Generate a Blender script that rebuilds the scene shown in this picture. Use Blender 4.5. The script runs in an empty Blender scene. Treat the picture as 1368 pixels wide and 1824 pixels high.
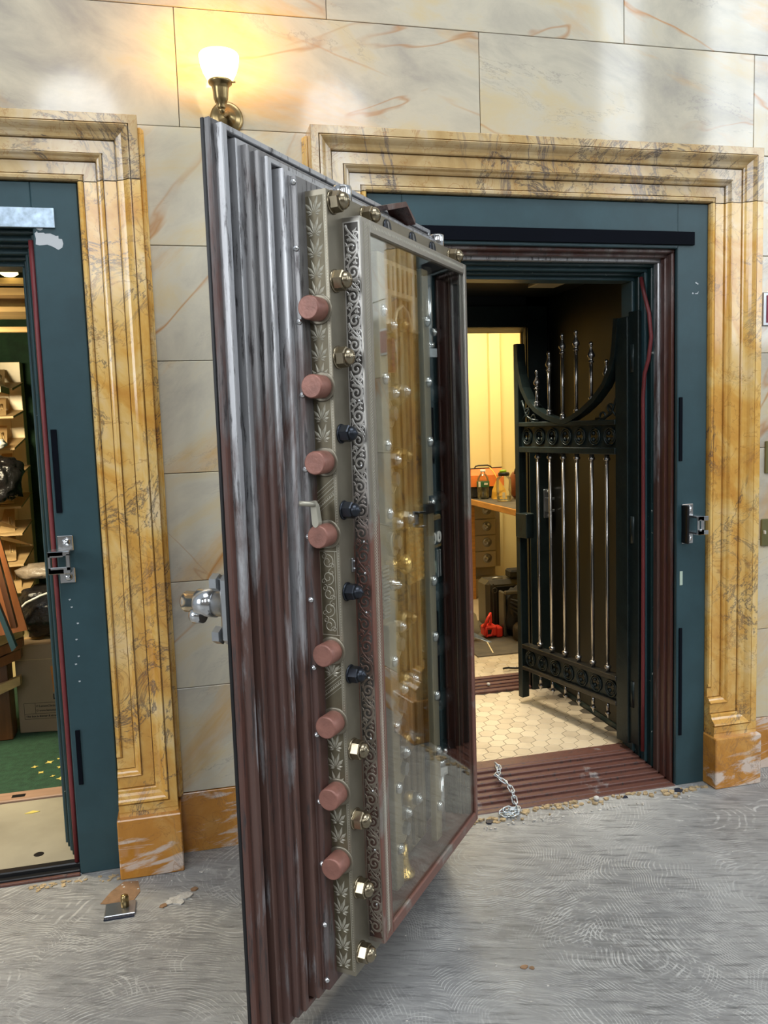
import bpy, bmesh, math, random
from math import sin, cos, pi, radians
from mathutils import Vector, Matrix, noise

C = bpy.context.scene.collection
SC = bpy.context.scene

# ------------------------------------------------------------------ camera
def look_cam():
    cam = bpy.data.cameras.new('camera'); o = bpy.data.objects.new('camera', cam); C.objects.link(o)
    yaw, pit, rol = .2362, .1047, .0327
    f = Vector((sin(yaw)*cos(pit), cos(yaw)*cos(pit), -sin(pit)))
    r = Vector((cos(yaw), -sin(yaw), 0)); d = f.cross(r)
    c, s = cos(rol), sin(rol)
    R = c*r + s*d; D = -s*r + c*d
    M = Matrix((( R.x, -D.x, -f.x, 0), (R.y, -D.y, -f.y, -3.13255), (R.z, -D.z, -f.z, 1.6), (0, 0, 0, 1)))
    o.matrix_world = M
    cam.sensor_fit = 'VERTICAL'; cam.sensor_height = 36; cam.lens = 1483/1824*36
    cam.clip_start = .05
    SC.camera = o
look_cam()

# ------------------------------------------------------------------ world, daylight, exposure
w = bpy.data.worlds.new('world'); SC.world = w; w.use_nodes = True
bg = w.node_tree.nodes['Background']; bg.inputs[0].default_value = (.80, .90, 1.0, 1); bg.inputs[1].default_value = .36
SC.view_settings.view_transform = 'Standard'; SC.view_settings.look = 'None'
SC.view_settings.gamma = 1; SC.view_settings.use_curve_mapping = False
SC.view_settings.exposure = .15
try:
    SC.cycles.use_denoising = True; SC.cycles.max_bounces = 8; SC.cycles.transparent_max_bounces = 12
    SC.cycles.sample_clamp_indirect = 6
except Exception: pass

def area(name, loc, rot, sx, sy, power, col=(1, 1, 1)):
    l = bpy.data.lights.new(name, 'AREA'); l.shape = 'RECTANGLE'; l.size = sx; l.size_y = sy
    l.energy = power; l.color = col
    o = bpy.data.objects.new(name, l); C.objects.link(o); o.location = loc
    o.rotation_euler = rot
    return o
# hall daylight; overhead and left areas are added fill, no opening known there
area('overhead_fill', (1.5, -4.6, 9.2), (radians(22), 0, 0), 7, 4, 500, (.90, .95, 1))  # unseen main fill added overhead, clear of the marble's mirror line
area('right_window_daylight', (9.5, -3.0, 4.4), (radians(72), 0, radians(85)), 3, 2.6, 130, (.84, .92, 1))
area('left_fill', (-6.5, -4.6, 3.6), (radians(76), 0, radians(-62)), 2.4, 3.4, 210, (.92, .96, 1))  # unseen fill added to brighten the stepped free edge of the door
area('vault_room_lamp', (2.2, 2.9, 2.75), (0, 0, 0), 1.2, .6, 46, (1, .92, .66))
e_ = area('entry_lamp', (1.45, .85, 2.24), (0, 0, 0), .18, .18, 8, (1, .90, .72)); e_.data.spread = radians(75)
area('store_room_lamp', (-1.35, .62, 2.0), (radians(38), 0, radians(-6)), .5, .3, 62, (1, .86, .58))

# ------------------------------------------------------------------ materials
def mat(name):
    m = bpy.data.materials.new(name); m.use_nodes = True
    return m, m.node_tree.nodes, m.node_tree.links, m.node_tree.nodes['Principled BSDF']
def setp(p, **k):
    for a, b in k.items():
        n = {'rough': 'Roughness', 'metal': 'Metallic', 'coat': 'Coat Weight', 'coatr': 'Coat Roughness', 'trans': 'Transmission Weight',
             'ior': 'IOR', 'spec': 'Specular IOR Level', 'sheen': 'Sheen Weight'}[a]
        p.inputs[n].default_value = b
def rgb(*c): return (c[0], c[1], c[2], 1)
def ramp(N, stops):
    r = N.new('ShaderNodeValToRGB'); e = r.color_ramp.elements
    while len(e) < len(stops): e.new(.5)
    for i, (p, c) in enumerate(stops):
        e[i].position = p
        e[i].color = rgb(*c) if isinstance(c, tuple) else (c, c, c, 1)
    return r
def coords(N, L, kind='pos', scale=(1, 1, 1), rot=(0, 0, 0), rnd=0):
    m0 = N.new('ShaderNodeMapping'); m0.inputs['Rotation'].default_value = rot
    mp = N.new('ShaderNodeMapping'); mp.inputs['Scale'].default_value = scale; L.new(m0.outputs[0], mp.inputs['Vector'])
    if kind == 'pos':
        g = N.new('ShaderNodeNewGeometry'); src = g.outputs['Position']
    else:
        g = N.new('ShaderNodeTexCoord'); src = g.outputs['Object']
    if rnd:
        oi = N.new('ShaderNodeObjectInfo'); mul = N.new('ShaderNodeMath'); mul.operation = 'MULTIPLY'; mul.inputs[1].default_value = rnd
        L.new(oi.outputs['Random'], mul.inputs[0]); ad = N.new('ShaderNodeVectorMath'); ad.operation = 'ADD'
        L.new(src, ad.inputs[0]); L.new(mul.outputs[0], ad.inputs[1]); src = ad.outputs[0]
    L.new(src, m0.inputs['Vector']); return mp.outputs[0]
def nz(N, L, vec, scale, detail=6, rough=.55, dist=0):
    n = N.new('ShaderNodeTexNoise'); n.inputs['Scale'].default_value = scale; n.inputs['Detail'].default_value = detail
    n.inputs['Roughness'].default_value = rough; n.inputs['Distortion'].default_value = dist
    L.new(vec, n.inputs['Vector']); return n.outputs['Fac']
def mix(N, L, fac, a, b, mode='MIX'):
    m = N.new('ShaderNodeMix'); m.data_type = 'RGBA'; m.blend_type = mode
    if hasattr(fac, 'node'): L.new(fac, m.inputs[0])
    else: m.inputs[0].default_value = fac
    for s, v in ((6, a), (7, b)):
        if hasattr(v, 'node'): L.new(v, m.inputs[s])
        else: m.inputs[s].default_value = rgb(*v)
    return m.outputs[2]
def math_(N, L, op, a, b=None, c=None):
    m = N.new('ShaderNodeMath'); m.operation = op
    for i, v in enumerate((a, b, c)):
        if v is None: continue
        if hasattr(v, 'node'): L.new(v, m.inputs[i])
        else: m.inputs[i].default_value = v
    return m.outputs[0]
def bump(N, L, p, h, strength=.3, dist=.01):
    b = N.new('ShaderNodeBump'); b.inputs['Strength'].default_value = strength; b.inputs['Distance'].default_value = dist
    L.new(h, b.inputs['Height']); L.new(b.outputs[0], p.inputs['Normal'])
def vein(N, L, vec, scale, width, detail=5, dist=1.2, rough=.5):
    f = nz(N, L, vec, scale, detail, rough, dist)
    d = math_(N, L, 'ABSOLUTE', math_(N, L, 'SUBTRACT', f, .5))
    return ramp_f(N, L, d, [(0, 1.0), (width, 0.0)])
def ramp_f(N, L, fac, stops):
    r = ramp(N, stops); L.new(fac, r.inputs[0]); return r.outputs[0]

def simple(name, col, rough=.5, metal=0., var=.15, scale=8, bmp=0, stretch=(1, 1, 1), kind='pos', **k):
    m, N, L, p = mat(name)
    v = coords(N, L, kind, stretch)
    f = nz(N, L, v, scale, 5)
    c2 = tuple(min(1, c*(1+var)) for c in col); c1 = tuple(c*(1-var) for c in col)
    L.new(ramp_f(N, L, f, [(.3, c1), (.7, c2)]), p.inputs['Base Color'])
    setp(p, rough=rough, metal=metal, **k)
    if bmp: bump(N, L, p, nz(N, L, v, scale*4, 4), bmp)
    return m

def mk_cream(name='cream_marble', a=1., low=1.):
    m, N, L, p = mat(name)
    v = coords(N, L, 'pos', (.8, .8, 1.7), (0, .5*a, 0), 37)
    base = ramp_f(N, L, nz(N, L, v, 2.4, 9, .62, .5), [(p_, tuple(q*low for q in c_)) for p_, c_ in [(.28, (.37, .345, .30)), (.40, (.49, .45, .365)), (.52, (.60, .55, .43)), (.63, (.62, .52, .33)), (.80, (.52, .485, .42))]])
    # warm clouds along the bedding
    vc = coords(N, L, 'pos', (.5, .5, 1.8), (0, .75*a, 0), 71)
    cl = ramp_f(N, L, nz(N, L, vc, 1.9, 7, .62, .4), [(.54, 0.), (.68, .75)])
    col = mix(N, L, cl, base, (.60, .36, .13))
    # long slanting orange veins
    v2 = coords(N, L, 'pos', (.35, .35, 1.4), (0, .80*a, 0), 23)
    o = math_(N, L, 'MULTIPLY', vein(N, L, v2, 1.15, .007, 5, .25, .45), ramp_f(N, L, nz(N, L, v, 1.3, 2), [(.42, 0.), (.56, 1.)]))
    col = mix(N, L, math_(N, L, 'MULTIPLY', o, .85), col, (.46, .20, .045))
    vx = coords(N, L, 'pos', (.30, .30, 1.3), (0, -.75*a, 0), 91)
    o2 = math_(N, L, 'MULTIPLY', vein(N, L, vx, 1.1, .004, 5, .3, .5), ramp_f(N, L, nz(N, L, v, 1.0, 2), [(.50, 0.), (.6, 1.)]))
    col = mix(N, L, math_(N, L, 'MULTIPLY', o2, .7), col, (.40, .20, .08))
    v3 = coords(N, L, 'pos', (.6, .6, 2.0), (0, .35*a, 0), 51)
    g = math_(N, L, 'MULTIPLY', vein(N, L, v3, 3.6, .010, 9, .5, .66), ramp_f(N, L, nz(N, L, v3, 1.9, 3), [(.50, 0.), (.64, 1.)]))
    col = mix(N, L, math_(N, L, 'MULTIPLY', g, .6), col, (.24, .21, .20))
    L.new(col, p.inputs['Base Color']); setp(p, rough=.085, spec=.55)
    return m
def mk_yellow(name='yellow_marble', orange=False, lintel=False):
    m, N, L, p = mat(name)
    v = coords(N, L, 'pos', (1.6, 1.6, 1), (0, .5, 0), 11)
    if orange:
        st = [(.3, (.40, .16, .02)), (.5, (.55, .24, .04)), (.62, (.62, .32, .08)), (.75, (.55, .25, .05))]
    else:
        st = [(.3, (.56, .26, .05)), (.45, (.67, .37, .085)), (.57, (.74, .49, .17)), (.72, (.76, .58, .33))]
    if lintel: st = [(.3, (.40, .25, .10)), (.45, (.50, .34, .15)), (.57, (.57, .42, .22)), (.72, (.56, .46, .33))]
    base = ramp_f(N, L, nz(N, L, v, 4, 8, .6, .6), st)
    if lintel:
        vl = coords(N, L, 'pos', (3.2, 1, .55), (0, .22, 0), 0)
        sv = math_(N, L, 'MULTIPLY', vein(N, L, vl, 1.7, .022, 9, .5, .68), ramp_f(N, L, nz(N, L, vl, 1.1, 3), [(.48, 0.), (.56, 1.)]))
        base = mix(N, L, math_(N, L, 'MULTIPLY', sv, .8), base, (.13, .11, .12))
    if orange:
        v2 = coords(N, L, 'pos', (.6, .6, 3.2), (0, .15, 0), 13)
        wv = ramp_f(N, L, nz(N, L, v2, 4.5, 8, .62, .8), [(.50, 0.), (.57, .9)])
        base = mix(N, L, wv, base, (.66, .55, .47))
    v3 = coords(N, L, 'pos', (.8, .8, 1.1), (0, .9, 0), 29)
    g = math_(N, L, 'MULTIPLY', vein(N, L, v3, 3.4, .018, 9, .9, .70), ramp_f(N, L, nz(N, L, v3, 2.4, 3), [(.44, 0.), (.55, 1.)]))
    col = mix(N, L, math_(N, L, 'MULTIPLY', g, .35 if orange else .85), base, (.07, .062, .07))
    v4 = coords(N, L, 'pos', (1, 1, 1), (0, .2, 0), 17)
    g2 = vein(N, L, v4, 6.5, .012, 8, .8, .6)
    col = mix(N, L, math_(N, L, 'MULTIPLY', g2, .55), col, (.34, .15, .04))
    L.new(col, p.inputs['Base Color']); setp(p, rough=.12, spec=.5)
    return m
def mk_floor():
    m, N, L, p = mat('trowelled_cement')
    v = coords(N, L)
    big = ramp_f(N, L, nz(N, L, v, .9, 8, .6, .5), [(.3, (.15, .148, .144)), (.5, (.25, .247, .24)), (.7, (.40, .395, .375))])
    vs = coords(N, L, 'pos', (1.2, 9, 1), (0, 0, .45))
    col = mix(N, L, ramp_f(N, L, nz(N, L, vs, 5, 8, .7, .6), [(.47, 0.), (.66, .6)]), big, (.42, .41, .385))
    vo = N.new('ShaderNodeTexVoronoi'); vo.feature = 'F1'; vo.inputs['Scale'].default_value = 1.9; vo.inputs['Randomness'].default_value = 1
    nd = N.new('ShaderNodeTexNoise'); nd.inputs['Scale'].default_value = 1.6; nd.inputs['Detail'].default_value = 3
    L.new(v, nd.inputs['Vector'])
    sc = N.new('ShaderNodeVectorMath'); sc.operation = 'MULTIPLY_ADD'; sc.inputs[1].default_value = (.35, .35, 0)
    L.new(nd.outputs['Color'], sc.inputs[0]); L.new(v, sc.inputs[2]); L.new(sc.outputs[0], vo.inputs['Vector'])
    ph = math_(N, L, 'MULTIPLY', vo.outputs['Distance'], 330)
    s = math_(N, L, 'SINE', math_(N, L, 'ADD', ph, math_(N, L, 'MULTIPLY', nz(N, L, v, 7, 3), 9)))
    ridg = math_(N, L, 'MULTIPLY', ramp_f(N, L, s, [(.30, 0.), (.95, 1.)]), ramp_f(N, L, vo.outputs['Distance'], [(.16, 0.), (.26, 1.)]))
    vo2 = N.new('ShaderNodeTexVoronoi'); vo2.inputs['Scale'].default_value = 1.05; of = N.new('ShaderNodeVectorMath'); of.operation = 'ADD'; of.inputs[1].default_value = (3.3, 1.7, 0)
    L.new(sc.outputs[0], of.inputs[0]); L.new(of.outputs[0], vo2.inputs['Vector'])
    s2 = math_(N, L, 'SINE', math_(N, L, 'ADD', math_(N, L, 'MULTIPLY', vo2.outputs['Distance'], 480), math_(N, L, 'MULTIPLY', nz(N, L, v, 6, 3), 7)))
    r2 = math_(N, L, 'MULTIPLY', ramp_f(N, L, s2, [(.30, 0.), (.95, 1.)]), math_(N, L, 'MULTIPLY', ramp_f(N, L, vo2.outputs['Distance'], [(.20, 0.), (.30, 1.)]), ramp_f(N, L, nz(N, L, of.outputs[0], 1.7, 4), [(.44, 0.), (.54, 1.)])))
    msk = ramp_f(N, L, nz(N, L, v, 2.2, 5, .6, 1.2), [(.45, 0.), (.56, 1.)])
    msk2 = ramp_f(N, L, nz(N, L, v, 13, 6, .7), [(.42, 0.), (.56, 1.)])
    fac = math_(N, L, 'MULTIPLY', math_(N, L, 'MAXIMUM', math_(N, L, 'MULTIPLY', ridg, msk), r2), msk2)
    col = mix(N, L, math_(N, L, 'MULTIPLY', fac, .7), col, (.60, .59, .56))
    drk = ramp_f(N, L, nz(N, L, coords(N, L, 'pos', (1.2, 10, 1), (0, 0, .3)), 6, 7, .7), [(.52, 0.), (.66, .7)])
    col = mix(N, L, drk, col, (.09, .09, .088))
    L.new(col, p.inputs['Base Color'])
    L.new(ramp_f(N, L, nz(N, L, v, 2.2, 5), [(.3, .34), (.7, .6)]), p.inputs['Roughness'])
    bump(N, L, p, math_(N, L, 'ADD', math_(N, L, 'MULTIPLY', fac, .8), nz(N, L, v, 30, 5)), .35, .004)
    return m
def mk_paint(name, col, chip=(.5, .5, .48), rough=.38, chipamt=.70):
    m, N, L, p = mat(name)
    v = coords(N, L)
    f = nz(N, L, v, 5, 6, .6)
    base = ramp_f(N, L, f, [(.3, tuple(c*.85 for c in col)), (.7, tuple(c*1.18 for c in col))])
    ch = ramp_f(N, L, nz(N, L, v, 42, 6, .7), [(chipamt, 0.), (chipamt+.02, 1.)])
    L.new(mix(N, L, math_(N, L, 'MULTIPLY', ch, .8), base, chip), p.inputs['Base Color'])
    setp(p, rough=rough, spec=.35)
    bump(N, L, p, math_(N, L, 'ADD', nz(N, L, coords(N, L, 'pos', (1, 1, .35)), 14, 5), ch), .18, .004)
    return m
def mk_door(name, zlo=1.2, zhi=2.25, red=(.105, .045, .034), grey=(.21, .21, .215), metal=.65, rough=.38, k=.55):
    m, N, L, p = mat(name)
    v = coords(N, L, 'pos', (7, 7, .55))
    f = nz(N, L, v, 3, 8, .62, .4)
    f2 = nz(N, L, coords(N, L, 'pos', (2, 2, .8)), 2.5, 7, .6, .6)
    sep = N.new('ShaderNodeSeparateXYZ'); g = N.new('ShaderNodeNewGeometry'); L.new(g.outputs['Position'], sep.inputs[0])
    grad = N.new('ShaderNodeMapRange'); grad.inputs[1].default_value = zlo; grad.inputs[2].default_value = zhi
    grad.inputs[3].default_value = -.12; grad.inputs[4].default_value = .17; L.new(sep.outputs[2], grad.inputs[0])  # greyer with height: reflected light painted into the worn steel colour
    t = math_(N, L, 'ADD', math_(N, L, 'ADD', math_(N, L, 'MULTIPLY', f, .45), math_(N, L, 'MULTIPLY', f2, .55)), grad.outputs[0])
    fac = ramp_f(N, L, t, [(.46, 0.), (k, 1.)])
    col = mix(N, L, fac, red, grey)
    dk = ramp_f(N, L, nz(N, L, coords(N, L, 'pos', (16, 16, 1.6)), 4, 9, .75), [(.54, 0.), (.62, .85)])
    col = mix(N, L, dk, col, (.035, .03, .03))
    L.new(col, p.inputs['Base Color']); L.new(math_(N, L, 'MULTIPLY', fac, metal), p.inputs['Metallic'])
    L.new(ramp_f(N, L, f, [(.3, rough-.06), (.7, rough+.14)]), p.inputs['Roughness'])
    bump(N, L, p, math_(N, L, 'ADD', fac, f), .25, .003)
    return m
def mk_case():
    m, N, L, p = mat('nickel_frame')
    v = coords(N, L, 'pos', (3, 3, 2))
    f = nz(N, L, v, 3, 7, .6, .5)
    sep = N.new('ShaderNodeSeparateXYZ'); g = N.new('ShaderNodeNewGeometry'); L.new(g.outputs['Position'], sep.inputs[0])
    up = N.new('ShaderNodeMapRange'); up.inputs[1].default_value = 1.15; up.inputs[2].default_value = 1.6; up.inputs[3].default_value = -.25; up.inputs[4].default_value = .3
    L.new(sep.outputs[2], up.inputs[0])
    lo = N.new('ShaderNodeMapRange'); lo.inputs[1].default_value = 1.1; lo.inputs[2].default_value = .85; lo.inputs[3].default_value = 0; lo.inputs[4].default_value = .12
    L.new(sep.outputs[2], lo.inputs[0])
    t = math_(N, L, 'ADD', math_(N, L, 'ADD', f, up.outputs[0]), lo.outputs[0])
    fac = ramp_f(N, L, t, [(.42, 0.), (.56, 1.)])
    col = mix(N, L, fac, (.17, .075, .055), (.36, .34, .30))
    L.new(col, p.inputs['Base Color']); L.new(math_(N, L, 'MULTIPLY', fac, .8), p.inputs['Metallic']); setp(p, rough=.36)
    bump(N, L, p, f, .15, .003)
    return m
def mk_relief():      # silvered relief, rubbed down to brown where hands opened the case
    m, N, L, p = mat('silvered_relief')
    sep = N.new('ShaderNodeSeparateXYZ'); g = N.new('ShaderNodeNewGeometry'); L.new(g.outputs['Position'], sep.inputs[0])
    d = math_(N, L, 'ABSOLUTE', math_(N, L, 'SUBTRACT', sep.outputs[2], 1.17))
    f = nz(N, L, coords(N, L), 9, 5)
    t = math_(N, L, 'ADD', math_(N, L, 'MULTIPLY', d, 1.5), math_(N, L, 'MULTIPLY', f, .3))
    fac = ramp_f(N, L, t, [(.30, 0.), (.62, 1.)])
    up = N.new('ShaderNodeMapRange'); up.inputs[1].default_value = 1.0; up.inputs[2].default_value = 1.7; L.new(sep.outputs[2], up.inputs[0])
    lt = mix(N, L, up.outputs[0], (.22, .185, .145), (.50, .48, .45))
    L.new(mix(N, L, fac, (.13, .062, .048), lt), p.inputs['Base Color']); setp(p, rough=.38, metal=.4)
    return m
def mk_glass(name, tint=(.93, .95, .92), r=.0, boost=.06, k=1.3):
    m, N, L, p = mat(name); N.remove(p)
    out = [n for n in N if n.type == 'OUTPUT_MATERIAL'][0]
    t = N.new('ShaderNodeBsdfTransparent'); t.inputs[0].default_value = rgb(*tint)
    g = N.new('ShaderNodeBsdfGlossy'); g.inputs['Roughness'].default_value = r; g.inputs[0].default_value = (.95, .95, .93, 1)
    fr = N.new('ShaderNodeFresnel'); fr.inputs[0].default_value = 1.5
    ad = N.new('ShaderNodeMath'); ad.operation = 'MULTIPLY_ADD'; ad.inputs[1].default_value = k; ad.inputs[2].default_value = boost; ad.use_clamp = True
    L.new(fr.outputs[0], ad.inputs[0])
    mx = N.new('ShaderNodeMixShader'); L.new(ad.outputs[0], mx.inputs[0]); L.new(t.outputs[0], mx.inputs[1]); L.new(g.outputs[0], mx.inputs[2])
    L.new(mx.outputs[0], out.inputs[0]); return m
def mk_emit(name, col, s):
    m, N, L, p = mat(name); p.inputs['Base Color'].default_value = rgb(.8, .8, .8)
    p.inputs['Emission Color'].default_value = rgb(*col); p.inputs['Emission Strength'].default_value = s
    return m

M = {}
M['cream'] = mk_cream(); M['cream_upper'] = mk_cream('cream_marble_upper', -.42, .88); M['yellow'] = mk_yellow(); M['lintel'] = mk_yellow('tan_marble', False, True); M['orange'] = mk_yellow('orange_marble', True); M['floor'] = mk_floor()
M['teal'] = mk_paint('teal_paint', (.028, .062, .072), (.30, .34, .33), .40, .735)
M['tealdk'] = mk_paint('dark_green_paint', (.006, .022, .023), (.36, .38, .34), .34, .66)
M['brown'] = mk_door('brown_steel', .9, 3.6, (.085, .032, .024), (.20, .17, .16), .5, .33, .62)
M['sill'] = mk_door('worn_brown_sill', 1.5, 6, (.115, .045, .032), (.26, .23, .22), .1, .45, .52)
M['door'] = mk_door('worn_sheen_door_steel', 1.1, 2.3, (.082, .042, .034), (.22, .215, .215))
M['doorgrey'] = mk_door('rubbed_sheen_door_steel', .9, 2.1, (.098, .052, .041), (.44, .44, .45))  # paler grey paints the bright reflections on the upper ridges
M['flange'] = mk_door('dark_flange_steel', 1.2, 2.6, (.10, .045, .034), (.15, .145, .145), .5)
M['blacksteel'] = simple('black_steel', (.012, .012, .013), .35, .3)
M['nickel'] = simple('aged_nickel', (.22, .195, .145), .38, .6, .2, 6, .06)
M['nickellt'] = simple('bright_nickel_relief', (.40, .375, .30), .42, .45, .12, 10)
M['groundk'] = simple('engraved_nickel_ground', (.125, .105, .065), .45, .5, .25, 14)
M['etchlt'] = mk_relief()
M['etchdk'] = mk_door('dark_etched_ground', .6, 1.6, (.075, .035, .026), (.085, .078, .07), .5, .4, .5)
M['case'] = mk_case()
M['brass'] = simple('aged_brass', (.33, .24, .11), .28, .95, .2, 14)
M['gold'] = simple('polished_brass', (.80, .55, .20), .2, .85, .05)
M['nut'] = simple('bronze_nut', (.30, .25, .17), .25, .95, .2, 20)
M['nutblack'] = simple('blackened_nut', (.035, .04, .05), .30, .8)
M['chrome'] = simple('polished_steel', (.66, .67, .68), .16, .92, .05)
M['chromedull'] = simple('dull_steel', (.42, .43, .44), .3, .9, .15, 15)
M['bolt'] = simple('red_oxide_bolt', (.27, .12, .09), .42, .25, .22, 26, .1)
M['blued'] = simple('blued_steel', (.045, .055, .060), .24, .6, .2, 5, 0, (1, 1, .3))
M['bronze'] = simple('engraved_bronze', (.36, .30, .19), .32, .45, .25, 9, .05, (1, 1, .3))
M['bronzedk'] = simple('dark_bronze', (.15, .11, .06), .35, .5, .3, 6, 0, (1, 1, .3))
M['glass'] = mk_glass('door_glass', (.98, .98, .96), .01, .0, .42)
M['red'] = simple('dark_red_rubber', (.155, .022, .024), .5, 0, .15)
M['foam'] = simple('black_foam_strip', (.002, .003, .006), .9, 0, spec=.12)
M['zinc'] = simple('zinc_plated_steel', (.58, .63, .66), .3, .55, .1, 30)
M['galv'] = simple('galvanised_steel', (.42, .52, .62), .32, .55, .3, 40)
M['shade'] = mk_emit('lit_opal_glass', (1, .80, .30), 4)
M['tile'] = None
M['yellowwall'] = simple('yellow_plaster', (.74, .59, .27), .8, 0, .02, 2)
M['blackwall'] = simple('black_green_steel', (.004, .006, .0055), .5, 0, .3)
M['olive'] = simple('olive_steel', (.012, .0115, .0075), .45, 0, .15, 3, spec=.35)
M['gate'] = simple('dark_green_iron', (.012, .020, .019), .36, .3, .25, 18, .1)
M['gaterail'] = simple('worn_iron_edge', (.045, .042, .034), .3, .6, .3, 12)
M['steelbar'] = simple('worn_steel_bar', (.36, .34, .32), .24, .95, .3, 30, 0, (1, 1, .2))
M['cabinet'] = simple('beige_enamel', (.50, .42, .26), .4, .1, .06)
M['wood'] = simple('orange_oak', (.50, .22, .045), .35, 0, .25, 6, 0, (1, 1, 8))
M['darkwood'] = simple('dark_wood', (.12, .045, .015), .35, 0, .3, 6, 0, (6, 6, .6))
M['redwood'] = simple('red_brown_wood', (.24, .085, .028), .33, 0, .3, 5, 0, (5, 5, .6))
M['palewood'] = simple('pale_varnished_wood', (.55, .36, .15), .4, 0, .15, 6, 0, (1, 6, 6))
M['carpet'] = simple('green_carpet', (.016, .055, .027), .95, 0, .35, 30, .5)
M['felt'] = simple('dark_green_felt', (.008, .030, .011), .95, 0, .35, 14, .4)
M['board'] = simple('beige_hardboard', (.30, .27, .20), .5, 0, .2, 3)
M['sillwood'] = simple('pinkish_wood', (.34, .21, .14), .5, 0, .15, 6, 0, (1, 8, 8))
M['card'] = simple('brown_cardboard', (.30, .21, .125), .8, 0, .07, 3)
M['ink'] = simple('black_ink', (.02, .018, .016), .7)
M['orangeink'] = simple('orange_ink', (.55, .19, .03), .7)
M['cream_enamel'] = simple('cream_enamel', (.70, .55, .28), .35, 0, .06)
M['manila'] = simple('manila_card', (.55, .37, .17), .6, 0, .08)
M['plastic'] = simple('black_plastic_film', (.010, .009, .009), .22, 0, .3, 12, .6)
M['fabric'] = simple('black_fabric', (.014, .013, .012), .75, 0, .3, 20, .4)
M['brownfabric'] = simple('brown_fabric', (.05, .038, .022), .8, 0, .3, 20, .4)
M['silver'] = simple('grey_wrap', (.20, .16, .12), .4, 0, .3, 10, .5)
M['suit'] = simple('charcoal_shell', (.055, .05, .042), .35, 0, .15)
M['redplastic'] = simple('red_plastic', (.72, .035, .02), .35)
M['orangecloth'] = simple('orange_nylon', (.80, .20, .03), .55, 0, .12, 9, .2)
M['yellowcloth'] = simple('yellow_cloth', (.78, .42, .045), .6, 0, .12, 9, .2)
M['leather'] = simple('brown_leather', (.20, .055, .015), .4, 0, .25, 12, .2)
M['rubbermat'] = simple('grey_rubber_mat', (.085, .068, .045), .7, 0, .3, 8, .2)
M['clear'] = mk_glass('clear_plastic', (.985, .99, .98), .08, .03, .8)
M['water'] = mk_glass('water', (.93, .95, .92), .02, .02, .6)
M['white'] = simple('white_plastic', (.75, .73, .68), .45, 0, .05)
M['paper'] = simple('cream_paper', (.72, .60, .36), .7, 0, .06)
M['labelgreen'] = simple('green_label', (.02, .11, .04), .5)
M['limecap'] = simple('lime_cap', (.25, .42, .02), .4)
M['plaster'] = simple('plaster_crumb', (.55, .52, .47), .85, 0, .25, 30, .4)
M['flake'] = simple('brown_flake', (.27, .155, .08), .8, 0, .25, 30)
M['crumb'] = simple('ochre_mortar', (.46, .34, .19), .9, 0, .35, 40, .6)
M['tar'] = simple('blue_black_tar', (.018, .022, .04), .4, 0, .3, 30, .4)
M['leafy'] = simple('yellow_leaf', (.62, .50, .12), .7, 0, .15, 30)
M['bare'] = simple('bare_grey_primer', (.48, .50, .51), .6, 0, .04)
M['olivebrass'] = simple('olive_brass_plate', (.22, .20, .085), .35, .7, .1)
M['tape'] = simple('pale_green_tape', (.46, .55, .44), .5, 0, .05)
M['maroon'] = simple('maroon_card', (.22, .01, .04), .5)
M['hallwall'] = simple('dark_hall_stone', (.16, .13, .10), .6)
M['sky'] = mk_emit('window_daylight_pane', (.86, .93, 1), 9)
def mk_tile():
    m, N, L, p = mat('cream_floor_tile')
    oi = N.new('ShaderNodeObjectInfo')
    a = ramp_f(N, L, oi.outputs['Random'], [(0, (.54, .44, .30)), (1, (.66, .55, .38))])
    v = coords(N, L); st = ramp_f(N, L, nz(N, L, v, 7, 7, .65), [(.5, 0.), (.75, .6)])
    L.new(mix(N, L, st, a, (.36, .28, .18)), p.inputs['Base Color']); setp(p, rough=.32)
    return m
M['tile'] = mk_tile()

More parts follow.
